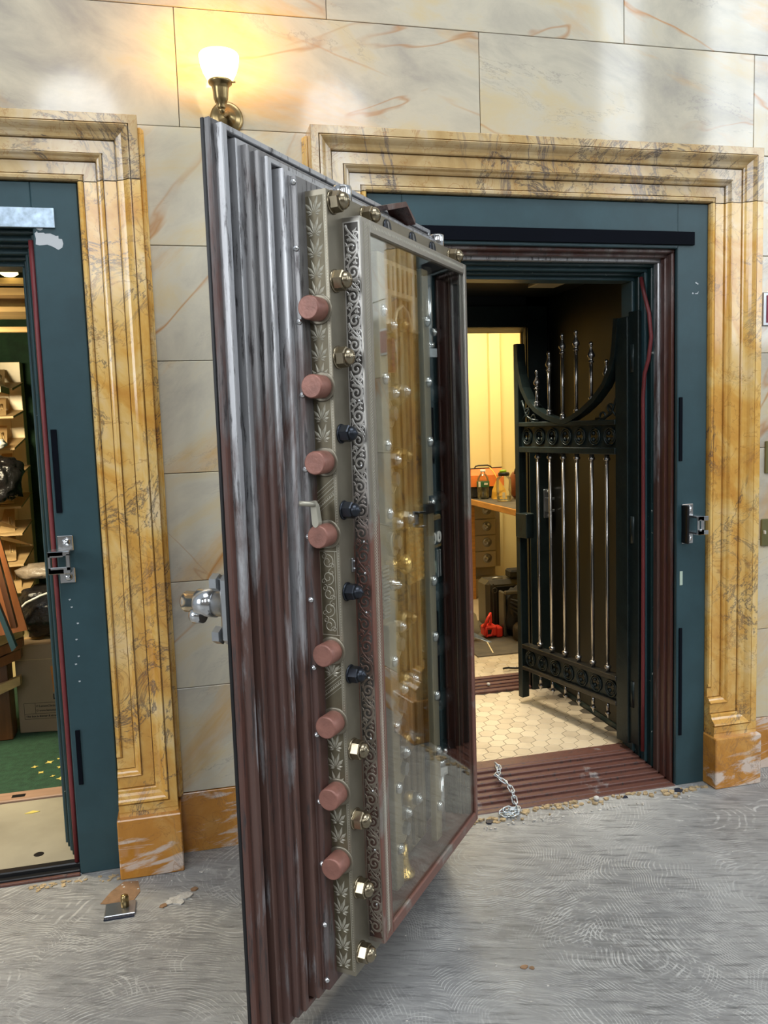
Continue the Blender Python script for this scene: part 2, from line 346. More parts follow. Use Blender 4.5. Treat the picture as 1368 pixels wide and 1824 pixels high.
# ------------------------------------------------------------------ mesh helpers
ORG = {}
class MB:
    def __init__(s): s.v = []; s.f = []; s.sm = []
    def add(s, vs, fs, smooth=False):
        n = len(s.v); s.v += [tuple(p) for p in vs]
        for f in fs: s.f.append([i+n for i in f]); s.sm.append(smooth)
        return s
    def box(s, a, b, ch=0):
        x0, y0, z0 = [min(a[i], b[i]) for i in range(3)]; x1, y1, z1 = [max(a[i], b[i]) for i in range(3)]
        if ch <= 0:
            return s.add([(x0,y0,z0),(x1,y0,z0),(x1,y1,z0),(x0,y1,z0),(x0,y0,z1),(x1,y0,z1),(x1,y1,z1),(x0,y1,z1)],
                         [(0,3,2,1),(4,5,6,7),(0,1,5,4),(1,2,6,5),(2,3,7,6),(3,0,4,7)])
        ch = min(ch, (x1-x0)*.45, (y1-y0)*.45, (z1-z0)*.45)
        X = (x0, x1); Y = (y0, y1); Z = (z0, z1); vs = []; idx = {}
        for i in (0, 1):
            for j in (0, 1):
                for k in (0, 1):
                    sx = ch if i == 0 else -ch; sy = ch if j == 0 else -ch; sz = ch if k == 0 else -ch
                    for ax, p in (('x', (X[i], Y[j]+sy, Z[k]+sz)), ('y', (X[i]+sx, Y[j], Z[k]+sz)), ('z', (X[i]+sx, Y[j]+sy, Z[k]))):
                        idx[(i, j, k, ax)] = len(vs); vs.append(p)
        fs = []
        for i in (0, 1):
            q = [idx[(i, 0, 0, 'x')], idx[(i, 1, 0, 'x')], idx[(i, 1, 1, 'x')], idx[(i, 0, 1, 'x')]]; fs.append(q if i else q[::-1])
            q = [idx[(0, i, 0, 'y')], idx[(0, i, 1, 'y')], idx[(1, i, 1, 'y')], idx[(1, i, 0, 'y')]]; fs.append(q if i else q[::-1])
            q = [idx[(0, 0, i, 'z')], idx[(1, 0, i, 'z')], idx[(1, 1, i, 'z')], idx[(0, 1, i, 'z')]]; fs.append(q if i else q[::-1])
        for a_, b_ in ((0, 0), (0, 1), (1, 0), (1, 1)):
            def fl(q, inv): fs.append(q[::-1] if inv else q)
            fl([idx[(a_, b_, 0, 'x')], idx[(a_, b_, 1, 'x')], idx[(a_, b_, 1, 'y')], idx[(a_, b_, 0, 'y')]], a_ == b_)
            fl([idx[(a_, 0, b_, 'x')], idx[(a_, 1, b_, 'x')], idx[(a_, 1, b_, 'z')], idx[(a_, 0, b_, 'z')]], a_ != b_)
            fl([idx[(0, a_, b_, 'y')], idx[(1, a_, b_, 'y')], idx[(1, a_, b_, 'z')], idx[(0, a_, b_, 'z')]], a_ == b_)
        for i in (0, 1):
            for j in (0, 1):
                for k in (0, 1):
                    q = [idx[(i, j, k, 'x')], idx[(i, j, k, 'y')], idx[(i, j, k, 'z')]]
                    fs.append(q if (i+j+k) % 2 else q[::-1])
        return s.add(vs, fs)
    def quad(s, pts): return s.add(pts, [tuple(range(len(pts)))])
    def prism(s, poly, d):     # poly: list of 3D points, d: extrusion vector
        n = len(poly); d = Vector(d); vs = [Vector(p) for p in poly] + [Vector(p)+d for p in poly]
        fs = [tuple(range(n))[::-1], tuple(range(n, 2*n))] + [(i, (i+1) % n, n+(i+1) % n, n+i) for i in range(n)]
        return s.add(vs, fs)
    def lathe(s, base, axis, prof, n=16, smooth=True, ref=None):   # prof: list of (r, h)
        base = Vector(base); ax = Vector(axis).normalized()
        t = Vector((0, 0, 1)) if abs(ax.z) < .9 else Vector((1, 0, 0))
        e1 = ax.cross(t).normalized(); e2 = ax.cross(e1)
        vs = []; fs = []
        for r, h in prof:
            for i in range(n):
                a = 2*pi*i/n; vs.append(base + ax*h + (e1*cos(a)+e2*sin(a))*max(r, 1e-5))
        for k in range(len(prof)-1):
            for i in range(n):
                j = (i+1) % n; fs.append((k*n+i, k*n+j, (k+1)*n+j, (k+1)*n+i))
        s.add(vs, fs, smooth)
        m = len(s.v)-len(vs); L = len(prof)-1
        if prof[0][0] > 2e-5: s.f.append([m+i for i in range(n)][::-1]); s.sm.append(False)
        if prof[-1][0] > 2e-5: s.f.append([m+L*n+i for i in range(n)]); s.sm.append(False)
        return s
    def cyl(s, a, b, r, n=16, ch=0, smooth=True):
        a = Vector(a); b = Vector(b); l = (b-a).length
        p = [(r-ch, 0), (r, ch), (r, l-ch), (r-ch, l)] if ch else [(r, 0), (r, l)]
        return s.lathe(a, b-a, p, n, smooth)
    def tube(s, pts, r, n=8, closed=False):
        P = [Vector(p) for p in pts]; m = len(P); rs = r if isinstance(r, (list, tuple)) else [r]*m
        vs = []; fs = []; e1 = None
        for i, p in enumerate(P):
            if closed: t = (P[(i+1) % m]-P[i-1])
            else: t = P[min(i+1, m-1)]-P[max(i-1, 0)]
            t.normalize()
            if e1 is None:
                u = Vector((0, 0, 1)) if abs(t.z) < .9 else Vector((1, 0, 0)); e1 = t.cross(u).normalized()
            else: e1 = (e1 - t*e1.dot(t)).normalized()
            e2 = t.cross(e1)
            for k in range(n):
                a = 2*pi*k/n; vs.append(p+(e1*cos(a)+e2*sin(a))*rs[i])
        for i in range(m if closed else m-1):
            for k in range(n):
                j = (i+1) % m; kk = (k+1) % n
                fs.append((i*n+k, i*n+kk, j*n+kk, j*n+k))
        s.add(vs, fs, True)
        if not closed:
            b = len(s.v)-len(vs); s.f.append([b+k for k in range(n)][::-1]); s.f.append([b+(m-1)*n+k for k in range(n)]); s.sm += [False, False]
        return s
    def loft(s, rows, closed=False, smooth=False):   # rows of equal-length point lists
        n = len(rows[0]); vs = [p for r in rows for p in r]; fs = []
        for k in range(len(rows)-1):
            for i in range(n if closed else n-1):
                j = (i+1) % n; fs.append((k*n+i, k*n+j, (k+1)*n+j, (k+1)*n+i))
        return s.add(vs, fs, smooth)
    def ring(s, cx, cz, hx, hz, prof, kz=.73):   # rectangular frame in the door's own frame: prof = (inset, t)
        rows = []
        for d, t in prof:
            a, b = hx-d, hz-d*kz
            rows.append([(cx+a, t, cz-b), (cx+a, t, cz+b), (cx-a, t, cz+b), (cx-a, t, cz-b)])
        return s.loft(rows, True)
    def build(s, name, m, parent=None, org=None, fix=False):
        o0 = ORG[parent.name] if parent is not None else Vector(org or (0, 0, 0))
        me = bpy.data.meshes.new(name); me.from_pydata([Vector(p)-o0 for p in s.v], [], s.f)
        me.polygons.foreach_set('use_smooth', s.sm); me.update()
        if fix:
            b = bmesh.new(); b.from_mesh(me); bmesh.ops.recalc_face_normals(b, faces=b.faces); b.to_mesh(me); b.free()
        me.materials.append(M[m] if isinstance(m, str) else m)
        o = bpy.data.objects.new(name, me); C.objects.link(o); ORG[o.name] = o0
        if parent is not None: o.parent = parent
        else: o.location = o0
        return o
def tag(o, label=None, cat=None, group=None, kind=None):
    if label: o['label'] = label
    if cat: o['category'] = cat
    if group: o['group'] = group
    if kind: o['kind'] = kind
    return o
def thing(name, label, cat, loc=(0, 0, 0), group=None, kind=None):
    o = bpy.data.objects.new(name, None); C.objects.link(o); o.location = loc; ORG[o.name] = Vector(loc)
    o.empty_display_size = .05
    return tag(o, label, cat, group, kind)
def struct(name, loc=(0, 0, 0)): return thing(name, None, None, loc, kind='structure')
def B(a, b, ch=0): return MB().box(a, b, ch)
def one(name, mb, m, label, cat, org, group=None, kind=None, fix=False):
    return tag(mb.build(name, m, None, org, fix), label, cat, group, kind)
def dupo(o, d, parent=None):
    c = o.copy(); C.objects.link(c); c.location = Vector(o.location)+Vector(d); ORG[c.name] = ORG[o.name]
    if parent is not None: c.parent = parent
    return c
rnd = random.Random(7)
def blob(cx, cy, cz, rx, ry, rz, seed=0, amp=.25, fr=3., sub=4, flat=None):
    b = bmesh.new(); bmesh.ops.create_icosphere(b, subdivisions=sub, radius=1)
    mb = MB(); vs = []
    for v in b.verts:
        p = v.co.normalized(); sx = Vector((abs(p.x)**.75*(1 if p.x > 0 else -1), abs(p.y)**.75*(1 if p.y > 0 else -1), abs(p.z)**.75*(1 if p.z > 0 else -1)))
        n = noise.noise(p*fr+Vector((seed*7.3, seed, 0)))*amp + (abs(noise.noise(p*fr*2.3+Vector((0, seed*3.1, 5))))-.2)*amp*.8
        q = sx*(1+n); z = cz+q.z*rz
        if flat is not None: z = max(z, flat)
        vs.append((cx+q.x*rx, cy+q.y*ry, z))
    mb.add(vs, [[v.index for v in f.verts] for f in b.faces], True); b.free(); return mb

# ================================================================== SETTING
FL = struct('floor')
B((-7, -8.4, -.1), (10, -.045, 0)).build('cement', 'floor', FL)
for x0, x1 in ((-7, -1.745), (-.289, .712), (2.147, 10)):
    B((x0, -.045, -.1), (x1, .03, 0)).build('cement', 'floor', FL)

# marble wall: slabs hung on a core
OPN = [(-1.60, -.443, 2.297), (.850, 2.005, 2.272)]       # door openings x0, x1, top
TE = [(-1.745, -.289, 2.452), (.712, 2.147, 2.452)]       # painted steel surrounds inside the marble casings
WB = struct('wall_back')
core = MB()
for x0, x1, z0, z1 in ((-7, TE[0][0], 0, 6.5), (TE[0][1], TE[1][0], 0, 6.5), (TE[1][1], 10, 0, 6.5), (TE[0][0], TE[0][1], 2.452, 6.5), (TE[1][0], TE[1][1], 2.452, 6.5)):
    core.box((x0, .027, z0), (x1, .28, z1))
core.build('wall_core', 'hallwall', WB)
Zc = [.236, .642, 1.045, 1.447, 1.852, 2.257, 2.665, 3.065, 3.467, 3.87]
def slab(x0, x1, z0, z1, m='cream'):
    g = .0011; dy = rnd.uniform(0, .0018)
    B((x0+g, -dy, z0+g), (x1-g, .027, z1-g), .0016).build('slab', m, WB)
for i in range(6):
    z0, z1 = Zc[i], Zc[i+1]
    slab(-.12, .56, z0, z1)
    off = .45 if i % 2 else 0
    slab(2.30, 2.95+off, z0, z1); slab(2.95+off, 4.1+off, z0, z1)
    slab(-3.0, -1.9, z0, z1)
for row, xs in ((6, (-2.3, -1.13, .060, 1.183, 2.387, 3.55)), (7, (-1.75, -.58, .600, 1.792, 2.98, 4.1)), (8, (-2.3, -1.13, .06, 1.183, 2.387, 3.55))):
    for a, b in zip(xs[:-1], xs[1:]): slab(a, b, Zc[row], Zc[row+1], 'cream_upper')
BBs = struct('baseboard_back')
for x0, x1 in ((-.12, .56), (2.30, 3.3), (3.3, 4.4), (-3, -1.9)):
    B((x0+.001, -.006, 0), (x1-.001, .027, .2345), .0015).build('slab', 'orange', BBs)

# moulded marble casings
PROF = [(0, -.035), (0, -.060), (.004, -.068), (.013, -.069), (.018, -.063), (.0185, -.050), (.0212, -.050), (.022, -.060), (.061, -.060), (.0612, -.050), (.0638, -.050),
        (.064, -.068), (.068, -.073), (.074, -.076), (.079, -.084), (.083, -.087), (.0845, -.085), (.0848, -.068), (.0875, -.068), (.088, -.080), (.127, -.080), (.1273, -.068), (.1302, -.068),
        (.1305, -.086), (.134, -.090), (.143, -.092), (.152, -.097), (.160, -.107), (.166, -.113), (.172, -.117), (.175, -.115), (.1755, -.098), (.1785, -.098), (.179, -.113), (.205, -.113), (.207, -.111), (.207, 0)]
def casing(n, x0, x1, zt):
    T = struct('trim_%d' % n, (x0, 0, 0))
    for side in (-1, 1):
        e = x0 if side < 0 else x1
        rows = [[(e, y, .445-d) for d, y in PROF], [(e+side*d, y, .445-d) for d, y in PROF], [(e+side*d, y, zt-.003) for d, y in PROF]]
        mb = MB().loft(rows); mb.add(rows[0]+[(e, 0, .445), ], [tuple(range(len(PROF)+1))]); mb.add(rows[2]+[(e, 0, zt-.003)], [tuple(range(len(PROF)+1))])
        mb.box((e-.0, -.111, .222), (e+side*.207, 0, .2385))
        mb.build('jamb_moulding', 'yellow', T, fix=True)
        a = e+side*.205; b = e+side*.225
        mb = MB()
        for q in range(2): mb.box((a, -.028-.016*q, .24), (b-side*.006*q, 0, zt+.19), .004)
        mb.build('edge_bead', 'brown' if 0 else 'yellow', T)
        B((e-side*.008, -.138, 0), (e+side*.216, .0, .222), .004).build('plinth', 'orange', T)
    rows = [[(x0-d, y, zt) for d, y in PROF], [(x0-d, y, zt+d) for d, y in PROF], [(x1+d, y, zt+d) for d, y in PROF], [(x1+d, y, zt) for d, y in PROF]]
    MB().loft(rows).build('lintel_moulding', 'lintel', T, fix=True)
    return T
casing(1, *TE[0]); casing(2, *TE[1])

# vault doorways: painted steel surround + stepped jambs
def doorway(n, te, op, ins, ystep, zb, zbs, mats, steps):
    D = struct('door_%d' % n, (op[0], 0, 0))
    (tx0, tx1, tz), (x0, x1, zt) = te, op
    yf = -.048
    mb = MB(); g = .004
    B((tx0+g, yf, 0), (x0, .02, tz-g), .003).build('surround_panel', 'teal', D)
    B((x1, yf, 0), (tx1-g, .02, tz-g), .003).build('surround_panel', 'teal', D)
    B((x0, yf, zt), (x1, .02, tz-g), .003).build('surround_panel', 'teal', D)
    B((tx0, -.03, 0), (x0, .27, tz)).build('surround_core', 'blackwall', D)
    B((x1, -.03, 0), (tx1, .27, tz)).build('surround_core', 'blackwall', D)
    B((x0, -.03, zt), (x1, .27, tz)).build('surround_core', 'blackwall', D)
    for i in range(steps):
        a = ins*(i+1); y0 = -.022+ystep*i; y1 = y0+ystep+.004 if i < steps-1 else .272
        zt_, zb_ = zt-ins*1.2*(i+1), zb+zbs*(i+1)
        mb = MB(); c = .0035
        mb.box((x0-.01, y0, 0), (x0+a, y1, zt_), c); mb.box((x1-a, y0, 0), (x1+.01, y1, zt_), c)
        mb.box((x0-.01, y0, zt_), (x1+.01, y1, zt+.01), c)
        mb.build('jamb_step', mats[i], D)
        if zbs: B((x0-.005, y0, -.02), (x1+.005, y1, zb_), c).build('sill_step', 'sill', D)
    return D
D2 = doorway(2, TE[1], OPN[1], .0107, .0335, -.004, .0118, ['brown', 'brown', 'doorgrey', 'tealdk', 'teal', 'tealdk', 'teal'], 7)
B((.85, -.05, -.02), (2.005, -.018, .004), .003).build('sill_step', 'sill', D2)
B((.83, .2, -.05), (2.02, .278, .081), .003).build('sill_step', 'sill', D2)
D1 = doorway(1, TE[0], OPN[0], .0125, .036, 0, 0, ['tealdk', 'teal', 'tealdk', 'teal', 'tealdk', 'teal'], 6)
mb = MB(); mb.box((-1.6, -.048, 0), (-.443, -.02, .018), .003); mb.box((-1.6, -.024, 0), (-.443, .012, .034), .004)
mb.build('threshold', 'blacksteel', D1)
B((-1.6, -.062, 0), (-.443, -.046, .010), .002).build('threshold_edge', 'sill', D1)
# bare patches where paint came off (thin raised primer islands)
def poly_patch(name, pts, y, m, parent, th=.0006):
    MB().prism([(x, y, z) for x, z in pts], (0, -th, 0)).build(name, m, parent, fix=True)
poly_patch('bare_patch', [(-.438, 2.279), (-.430, 2.287), (-.428, 2.281), (-.409, 2.282), (-.405, 2.279), (-.388, 2.280), (-.371, 2.272), (-.363, 2.273), (-.363, 2.263), (-.352, 2.262), (-.349, 2.247), (-.353, 2.234), (-.366, 2.226), (-.382, 2.236), (-.400, 2.243), (-.425, 2.240), (-.437, 2.243), (-.435, 2.262)], -.048, 'bare', D1)
poly_patch('bare_patch', [(-.436, 2.300), (-.428, 2.304), (-.420, 2.300), (-.410, 2.301), (-.412, 2.292), (-.420, 2.289), (-.428, 2.292)], -.048, 'bare', D1)
for i in range(7):
    x = -.405+rnd.uniform(-.012, .016); z = .72+i*.05+rnd.uniform(-.02, .02)
    poly_patch('paint_chip', [(x, z), (x+.006, z+.002), (x+.005, z+.006), (x-.002, z+.005)], -.048, 'bare', D1)
poly_patch('paint_chip', [(2.085, 2.135), (2.098, 2.128), (2.100, 2.132), (2.088, 2.139)], -.048, 'bare', D2)
poly_patch('paint_chip', [(2.070, 2.091), (2.074, 2.098), (2.079, 2.091)], -.048, 'bare', D2)
poly_patch('paint_chip', [(2.083, 2.093), (2.094, 2.094), (2.101, 2.102), (2.097, 2.091), (2.085, 2.091)], -.048, 'bare', D2)

# ---- right vestibule
VX0, VX1, VY0, VY1, VZ = .86, 1.995, .275, 1.16, 2.262
Wr = struct('wall_right'); B((VX1, .27, .05), (2.12, VY1+.25, 2.6)).build('steel_lining', 'olive', Wr)
B((VX1-.006, .28, .08), (VX1, VY1, .105), .002).build('skirting', 'tealdk', Wr)
Wl = struct('wall_left'); B((.74, .27, .05), (VX0, VY1+.25, 2.6)).build('steel_lining', 'blackwall', Wl)
CE = struct('ceiling'); B((.74, .27, VZ), (2.12, VY1+.02, 2.6)).build('steel_ceiling', 'olive', CE)
mb = MB(); mb.box((1.70, .62, VZ-.018), (1.84, .76, VZ), .003); mb.build('vent', 'cabinet', CE)
F2 = struct('floor'); B((.85, .27, -.05), (2.0, VY1+.05, .0765)).build('grout', 'rubbermat', F2)
def hexfloor(parent, x0, x1, y0, y1, z, w=.076):
    r = w/math.sqrt(3); proto = None; row = 0; y = y0+r*.5
    while y < y1-r*.4:
        x = x0+w*.5+(w*.5 if row % 2 else 0)
        while x < x1-w*.4:
            if proto is None:
                g = .0011; R = r-g; mb = MB()
                top = [(R*.97*sin(pi/3*k), R*.97*cos(pi/3*k), 0) for k in range(6)]; lo = [(R*sin(pi/3*k), R*cos(pi/3*k), -.0012) for k in range(6)]; b = [(p[0], p[1], -.004) for p in lo]
                mb.loft([b, lo, top], True); mb.add(top, [tuple(range(6))])
                proto = mb.build('tile', 'tile', parent, fix=True); proto.location = (x, y, z); last = proto
            else:
                c = proto.copy(); C.objects.link(c); c.location = (x, y, z+rnd.uniform(-.0005, .0004))
            x += w
        y += r*1.5; row += 1
hexfloor(F2, 1.0, 2.01, .240, 1.17, .0775)
# inner doorway at the back of the vestibule
D3 = struct('door_3', (.9, VY1, 0))
IX1, IZ = 1.862, 2.098
mb = MB(); mb.box((IX1, VY1, .05), (2.12, 1.19, 2.6)); mb.box((1.935, 1.19, .05), (2.12, 1.40, 2.6)); mb.box((.74, VY1, .05), (.95, 1.40, 2.6)); mb.box((.74, VY1, IZ), (2.12, 1.40, 2.6))
mb.build('steel_bulkhead', 'blackwall', D3)
for i in range(3):
    mb = MB(); y0 = VY1-.022+.006*i; a = .012+.034*(3-i)
    mb.box((IX1, y0, .08), (IX1+a, VY1+.01, IZ+a), .003); mb.box((.95-a, y0, .08), (.95, VY1+.01, IZ+a), .003); mb.box((.95, y0, IZ), (IX1, VY1+.01, IZ+a), .003)
    mb.build('architrave', 'gate', D3)
for i in range(5):
    B((.86, VY1+.035*i, .05), (1.99, VY1+.035*(i+1)+.003, .092+.0075*i), .003).build('sill_step', 'sill' if i % 2 == 0 else 'brown', D3)
mb = MB(); mb.box((1.936, VY1-.040, 1.055), (1.986, VY1-.03, 1.215), .003); mb.box((1.942, VY1-.075, 1.09), (1.952, VY1-.04, 1.17), .002); mb.box((1.952, VY1-.075, 1.09), (1.985, VY1-.066, 1.105), .002); mb.box((1.952, VY1-.075, 1.155), (1.985, VY1-.066, 1.17), .002)
for z in (1.07, 1.20): mb.lathe((1.962, VY1-.04, z), (0, -1, 0), [(.009, 0), (.008, .004), (.003, .006)], 10)
one('strike_plate', mb, 'chromedull', 'small steel strike plate on dark inner bulkhead seen behind the gate bars', 'latch', (1.962, VY1-.03, 1.055))

# ---- inner room behind the vestibule
F3 = struct('floor'); B((.5, 1.33, 0), (3.4, 4.0, .1165)).build('grout', 'rubbermat', F3)
hexfloor(F3, 1.40, 2.28, 1.345, 1.74, .12)
B((1.4, 1.72, .11), (3.3, 3.9, .1195)).build('tile_field', 'tile', F3)
W3 = struct('wall_back'); B((.4, 3.75, .1), (3.5, 3.85, 2.95)).build('plaster', 'yellowwall', W3)
B((2.62, 3.70, .12), (2.72, 3.75, 2.9), .004).build('pilaster', 'yellowwall', W3)
W4 = struct('wall_right'); B((3.05, 1.40, .1), (3.15, 3.8, 2.95)).build('plaster', 'yellowwall', W4)
W5 = struct('wall_left'); B((.4, 1.40, .1), (.5, 3.8, 2.95)).build('plaster', 'yellowwall', W5)
W6 = struct('wall_front'); mb = MB(); mb.box((.4, 1.38, .1), (.95, 1.42, 2.95)); mb.box((1.935, 1.38, .1), (3.15, 1.42, 2.95)); mb.box((.95, 1.38, IZ), (1.935, 1.42, 2.95)); mb.build('plaster', 'yellowwall', W6)
CI = struct('ceiling'); B((.4, 1.38, 2.9), (3.15, 3.85, 3.0)).build('plaster', 'yellowwall', CI)

# ---- left store room
F4 = struct('floor'); B((-2.0, .005, -.02), (-.40, .60, .030)).build('board', 'board', F4)
mb = MB(); mb.lathe((-.606, .093, .0302), (0, 0, 1), [(.0185, 0), (.016, .0006)], 20, False); mb.build('hole', 'blacksteel', F4)
B((-2.0, .605, 0), (-.40, .695, .040), .004).build('wood_sill', 'sillwood', F4)
B((-.80, .63, .0395), (-.745, .66, .0405)).build('slot', 'blacksteel', F4)
B((-2.4, .69, -.02), (-.35, 2.75, .032)).build('carpet', 'carpet', F4)
W7 = struct('wall_right'); B((-.44, .27, 0), (-.34, 2.7, 2.6)).build('felt_lining', 'felt', W7)
W8 = struct('wall_back'); B((-2.5, 2.62, 0), (-.34, 2.72, 2.6)).build('felt_lining', 'felt', W8)
W9 = struct('wall_left'); B((-2.6, .27, 0), (-2.5, 2.7, 2.6)).build('lining', 'cream_enamel', W9)
CS = struct('ceiling'); B((-2.6, .27, 2.5), (-.34, 2.72, 2.6)).build('lining', 'blackwall', CS)
mb = MB()
for x0, x1 in ((-2.6, -1.6), (-.46, -.34)): mb.box((x0, .272, 0), (x1, .30, 2.6))
W10 = struct('wall_front'); mb.build('lining', 'blackwall', W10)

# ---- far side of the hall: tall arched windows (they light the room and shine in the polished marble)
WF = struct('wall_front')
WIN = [(-4.2, .5, 3.4, 5.9), (-1.0, .47, 3.3, 6.05), (2.25, .42, 3.3, 6.15), (6.45, .30, 2.6, 8.6), (8.6, .75, 2.6, 8.8)]
mb = MB(); xs = -7
for cx, hw, z0, z1 in WIN:
    mb.box((xs, -8.4, 0), (cx-hw, -8.2, 9.6)); mb.box((cx-hw, -8.4, 0), (cx+hw, -8.2, z0)); mb.box((cx-hw, -8.4, z1+.05), (cx+hw, -8.2, 9.6)); xs = cx+hw
mb.box((xs, -8.4, 0), (10, -8.2, 9.6)); mb.build('hall_wall', 'hallwall', WF)
for k, (cx, hw, z0, z1) in enumerate(WIN):
    Wn_ = struct('window_%d' % (k+1), (cx, -8.3, z0))
    arc = [(cx+hw*cos(a), z1-hw+hw*sin(a)) for a in [pi*i/12 for i in range(13)]]
    out = [(cx+hw, z0)]+arc+[(cx-hw, z0)]
    MB().prism([(x, -8.24, z) for x, z in out], (0, -.02, 0)).build('pane', 'sky', Wn_, fix=True)
    mb = MB(); mb.box((cx-hw, -8.22, z0-.02), (cx+hw, -8.16, z0+.05))
    for i in range(1, 3): x = cx-hw+2*hw*i/3; mb.box((x-.018, -8.22, z0), (x+.018, -8.18, z1-.03))
    n = int((z1-z0)/.55)
    for i in range(1, n): z = z0+(z1-z0)*i/n; mb.box((cx-hw, -8.22, z-.015), (cx+hw, -8.18, z+.015))
    mb.build('glazing_bars', 'hallwall', Wn_)
    a2 = [(cx+hw*cos(a), z1-hw+hw*sin(a)) for a in [pi*i/12 for i in range(13)]]
    mb = MB()
    for i in range(12):
        (xa, za), (xb, zb_) = a2[i], a2[i+1]
        mb.prism([(xa, -8.20, za), (xb, -8.20, zb_), (xb, -8.20, z1+.1), (xa, -8.20, z1+.1)], (0, -.03, 0))
    mb.build('arch_spandrel', 'hallwall', Wn_, fix=True)

# ================================================================== THE VAULT DOOR
# built in the door's own frame: x = towards the free edge, y = towards its inside face, z = up
DYW = .8908; UX, UY = -cos(DYW), -sin(DYW)
VD = thing('vault_door', 'massive open steel vault door with stepped edge, copper-red bolts and glazed lock case', 'vault door', (0, 0, 0))
VD.rotation_euler = (0, 0, math.atan2(UY, UX))
ORG[VD.name] = Vector((-.40, .80, 0))
VD.location = Vector((UX*-.40+sin(DYW)*.80, UY*-.40-cos(DYW)*.80, 0))
CX, CZ, HX, HZ = .226, 1.17, .630, 1.12
b = lambda d: (CX-HX+d, CX+HX-d, CZ-HZ+d*.73, CZ+HZ-d*.73)
def dbox(name, m, d, t0, t1, ch=.002):
    x0, x1, z0, z1 = b(d); return B((x0, t0, z0), (x1, t1, z1), ch).build(name, m, VD)
dbox('outer_plate', 'blacksteel', -.001, .797, .807, .002)
dbox('flange', 'flange', 0, .806, .823, .003)
def step(name, m, d0, t0, t1, d1, tin):      # ring with outer riser, tread, inner riser
    c = .0022
    return MB().ring(CX, CZ, HX, HZ, [(d0, t0), (d0, t1-c), (d0+c, t1), (d1-c, t1), (d1, t1-c), (d1, tin)]).build(name, m, VD)
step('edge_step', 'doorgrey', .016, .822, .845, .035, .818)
dbox('groove_ground', 'blacksteel', .03, .80, .826, 0)
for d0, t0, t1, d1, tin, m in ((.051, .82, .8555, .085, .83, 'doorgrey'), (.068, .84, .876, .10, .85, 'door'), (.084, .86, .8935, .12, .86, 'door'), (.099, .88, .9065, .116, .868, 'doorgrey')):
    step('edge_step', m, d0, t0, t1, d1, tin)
dbox('groove_ground', 'blacksteel', .10, .86, .885, 0)
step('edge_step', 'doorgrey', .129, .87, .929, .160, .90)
MB().ring(CX, CZ, HX, HZ, [(.147, .92), (.147, .931), (.1495, .934), (.1495, .948), (.152, .950), (.192, .950), (.192, .93)]).build('rivet_plate', 'door', VD)
# bolt-work plate (a frame around the glazed case)
SX = .668
MB().ring(CX, CZ, HX, HZ, [(.188, .93), (.188, 1.0055), (.1895, 1.007), (.282, 1.007)]).build('bolt_plate', 'nickel', VD)
BX0, BX1, BZ0, BZ1 = -.158, .594, .242, 2.100
def rect(mb, x0, x1, z0, z1, fx, fxh, fz, t0, t1, ch=.003):
    # picture-frame: outer x0..x1,z0..z1; widths fx (free side), fxh (hinge side), fz (top, bottom)
    mb.box((x1-fx, t0, z0), (x1, t1, z1), ch); mb.box((x0, t0, z0), (x0+fxh, t1, z1), ch)
    mb.box((x0+fxh-.001, t0, z1-fz), (x1-fx+.001, t1, z1), ch); mb.box((x0+fxh-.001, t0, z0), (x1-fx+.001, t1, z0+fz), ch)
    return mb
MB().ring(CX, CZ, HX, HZ, [(.262, 1.0065), (.262, .93)], 1.0)
cs = rect(MB(), BX0, BX1, BZ0, BZ1, .020, .016, .020, .90, 1.052, .0015).build('case_side', 'case', VD)
cf = rect(MB(), BX0, BX1, BZ0, BZ1, .054, .022, .033, 1.046, 1.057, .003).build('case_frame', 'case', VD)
mb = MB()
for s_ in (.014, .040):
    mb.box((BX1-s_-.0012, 1.0569, BZ0+.012), (BX1-s_, 1.0578, BZ1-.012))
z = BZ0+.02
while z < BZ1-.02:
    mb.add([(BX1-.018, 1.0572, z), (BX1-.036, 1.0572, z+.012), (BX1-.036, 1.0572, z+.015), (BX1-.018, 1.0572, z+.003), (BX1-.027, 1.0582, z+.0075)], [(0, 1, 4), (1, 2, 4), (2, 3, 4), (3, 0, 4)]); z += .0075
x = BX0+.03
while x < BX1-.03:
    for zz in (BZ1-.009,):
        mb.add([(x, 1.0572, zz), (x+.006, 1.0572, zz-.012), (x+.009, 1.0572, zz-.012), (x+.003, 1.0572, zz), (x+.004, 1.0580, zz-.006)], [(0, 1, 4), (1, 2, 4), (2, 3, 4), (3, 0, 4)])
    x += .0085
mb.build('frame_engraving', 'nickellt', cf)
B((BX0+.021, 1.048, BZ0+.032), (BX1-.053, 1.051, BZ1-.032)).build('glass_pane', 'glass', VD)
B((BX0+.01, .905, BZ0+.01), (BX1-.01, .915, BZ1-.01)).build('case_back', 'blued', VD)
mb = MB()
for i in range(5): mb.box((BX0+.012, .93+.022*i, BZ0+.02), (BX0+.020+.005*(4-i), .948+.022*i, BZ1-.02), .002)
mb.build('inner_ribs', 'blacksteel', VD)

# rivets on the narrow plate
rz = [2.166, 2.016, 1.847, 1.676, 1.499, 1.336, 1.18, 1.01, .839, .666, .501, .338, .187]
pr = MB().lathe((.7065, .943, rz[0]), (1, 0, 0), [(.0075, 0), (.007, .004), (.0045, .0068), (.00001, .008)], 12).build('rivet', 'chrome', VD)
for z in rz[1:]: dupo(pr, (0, 0, z-rz[0]), VD)
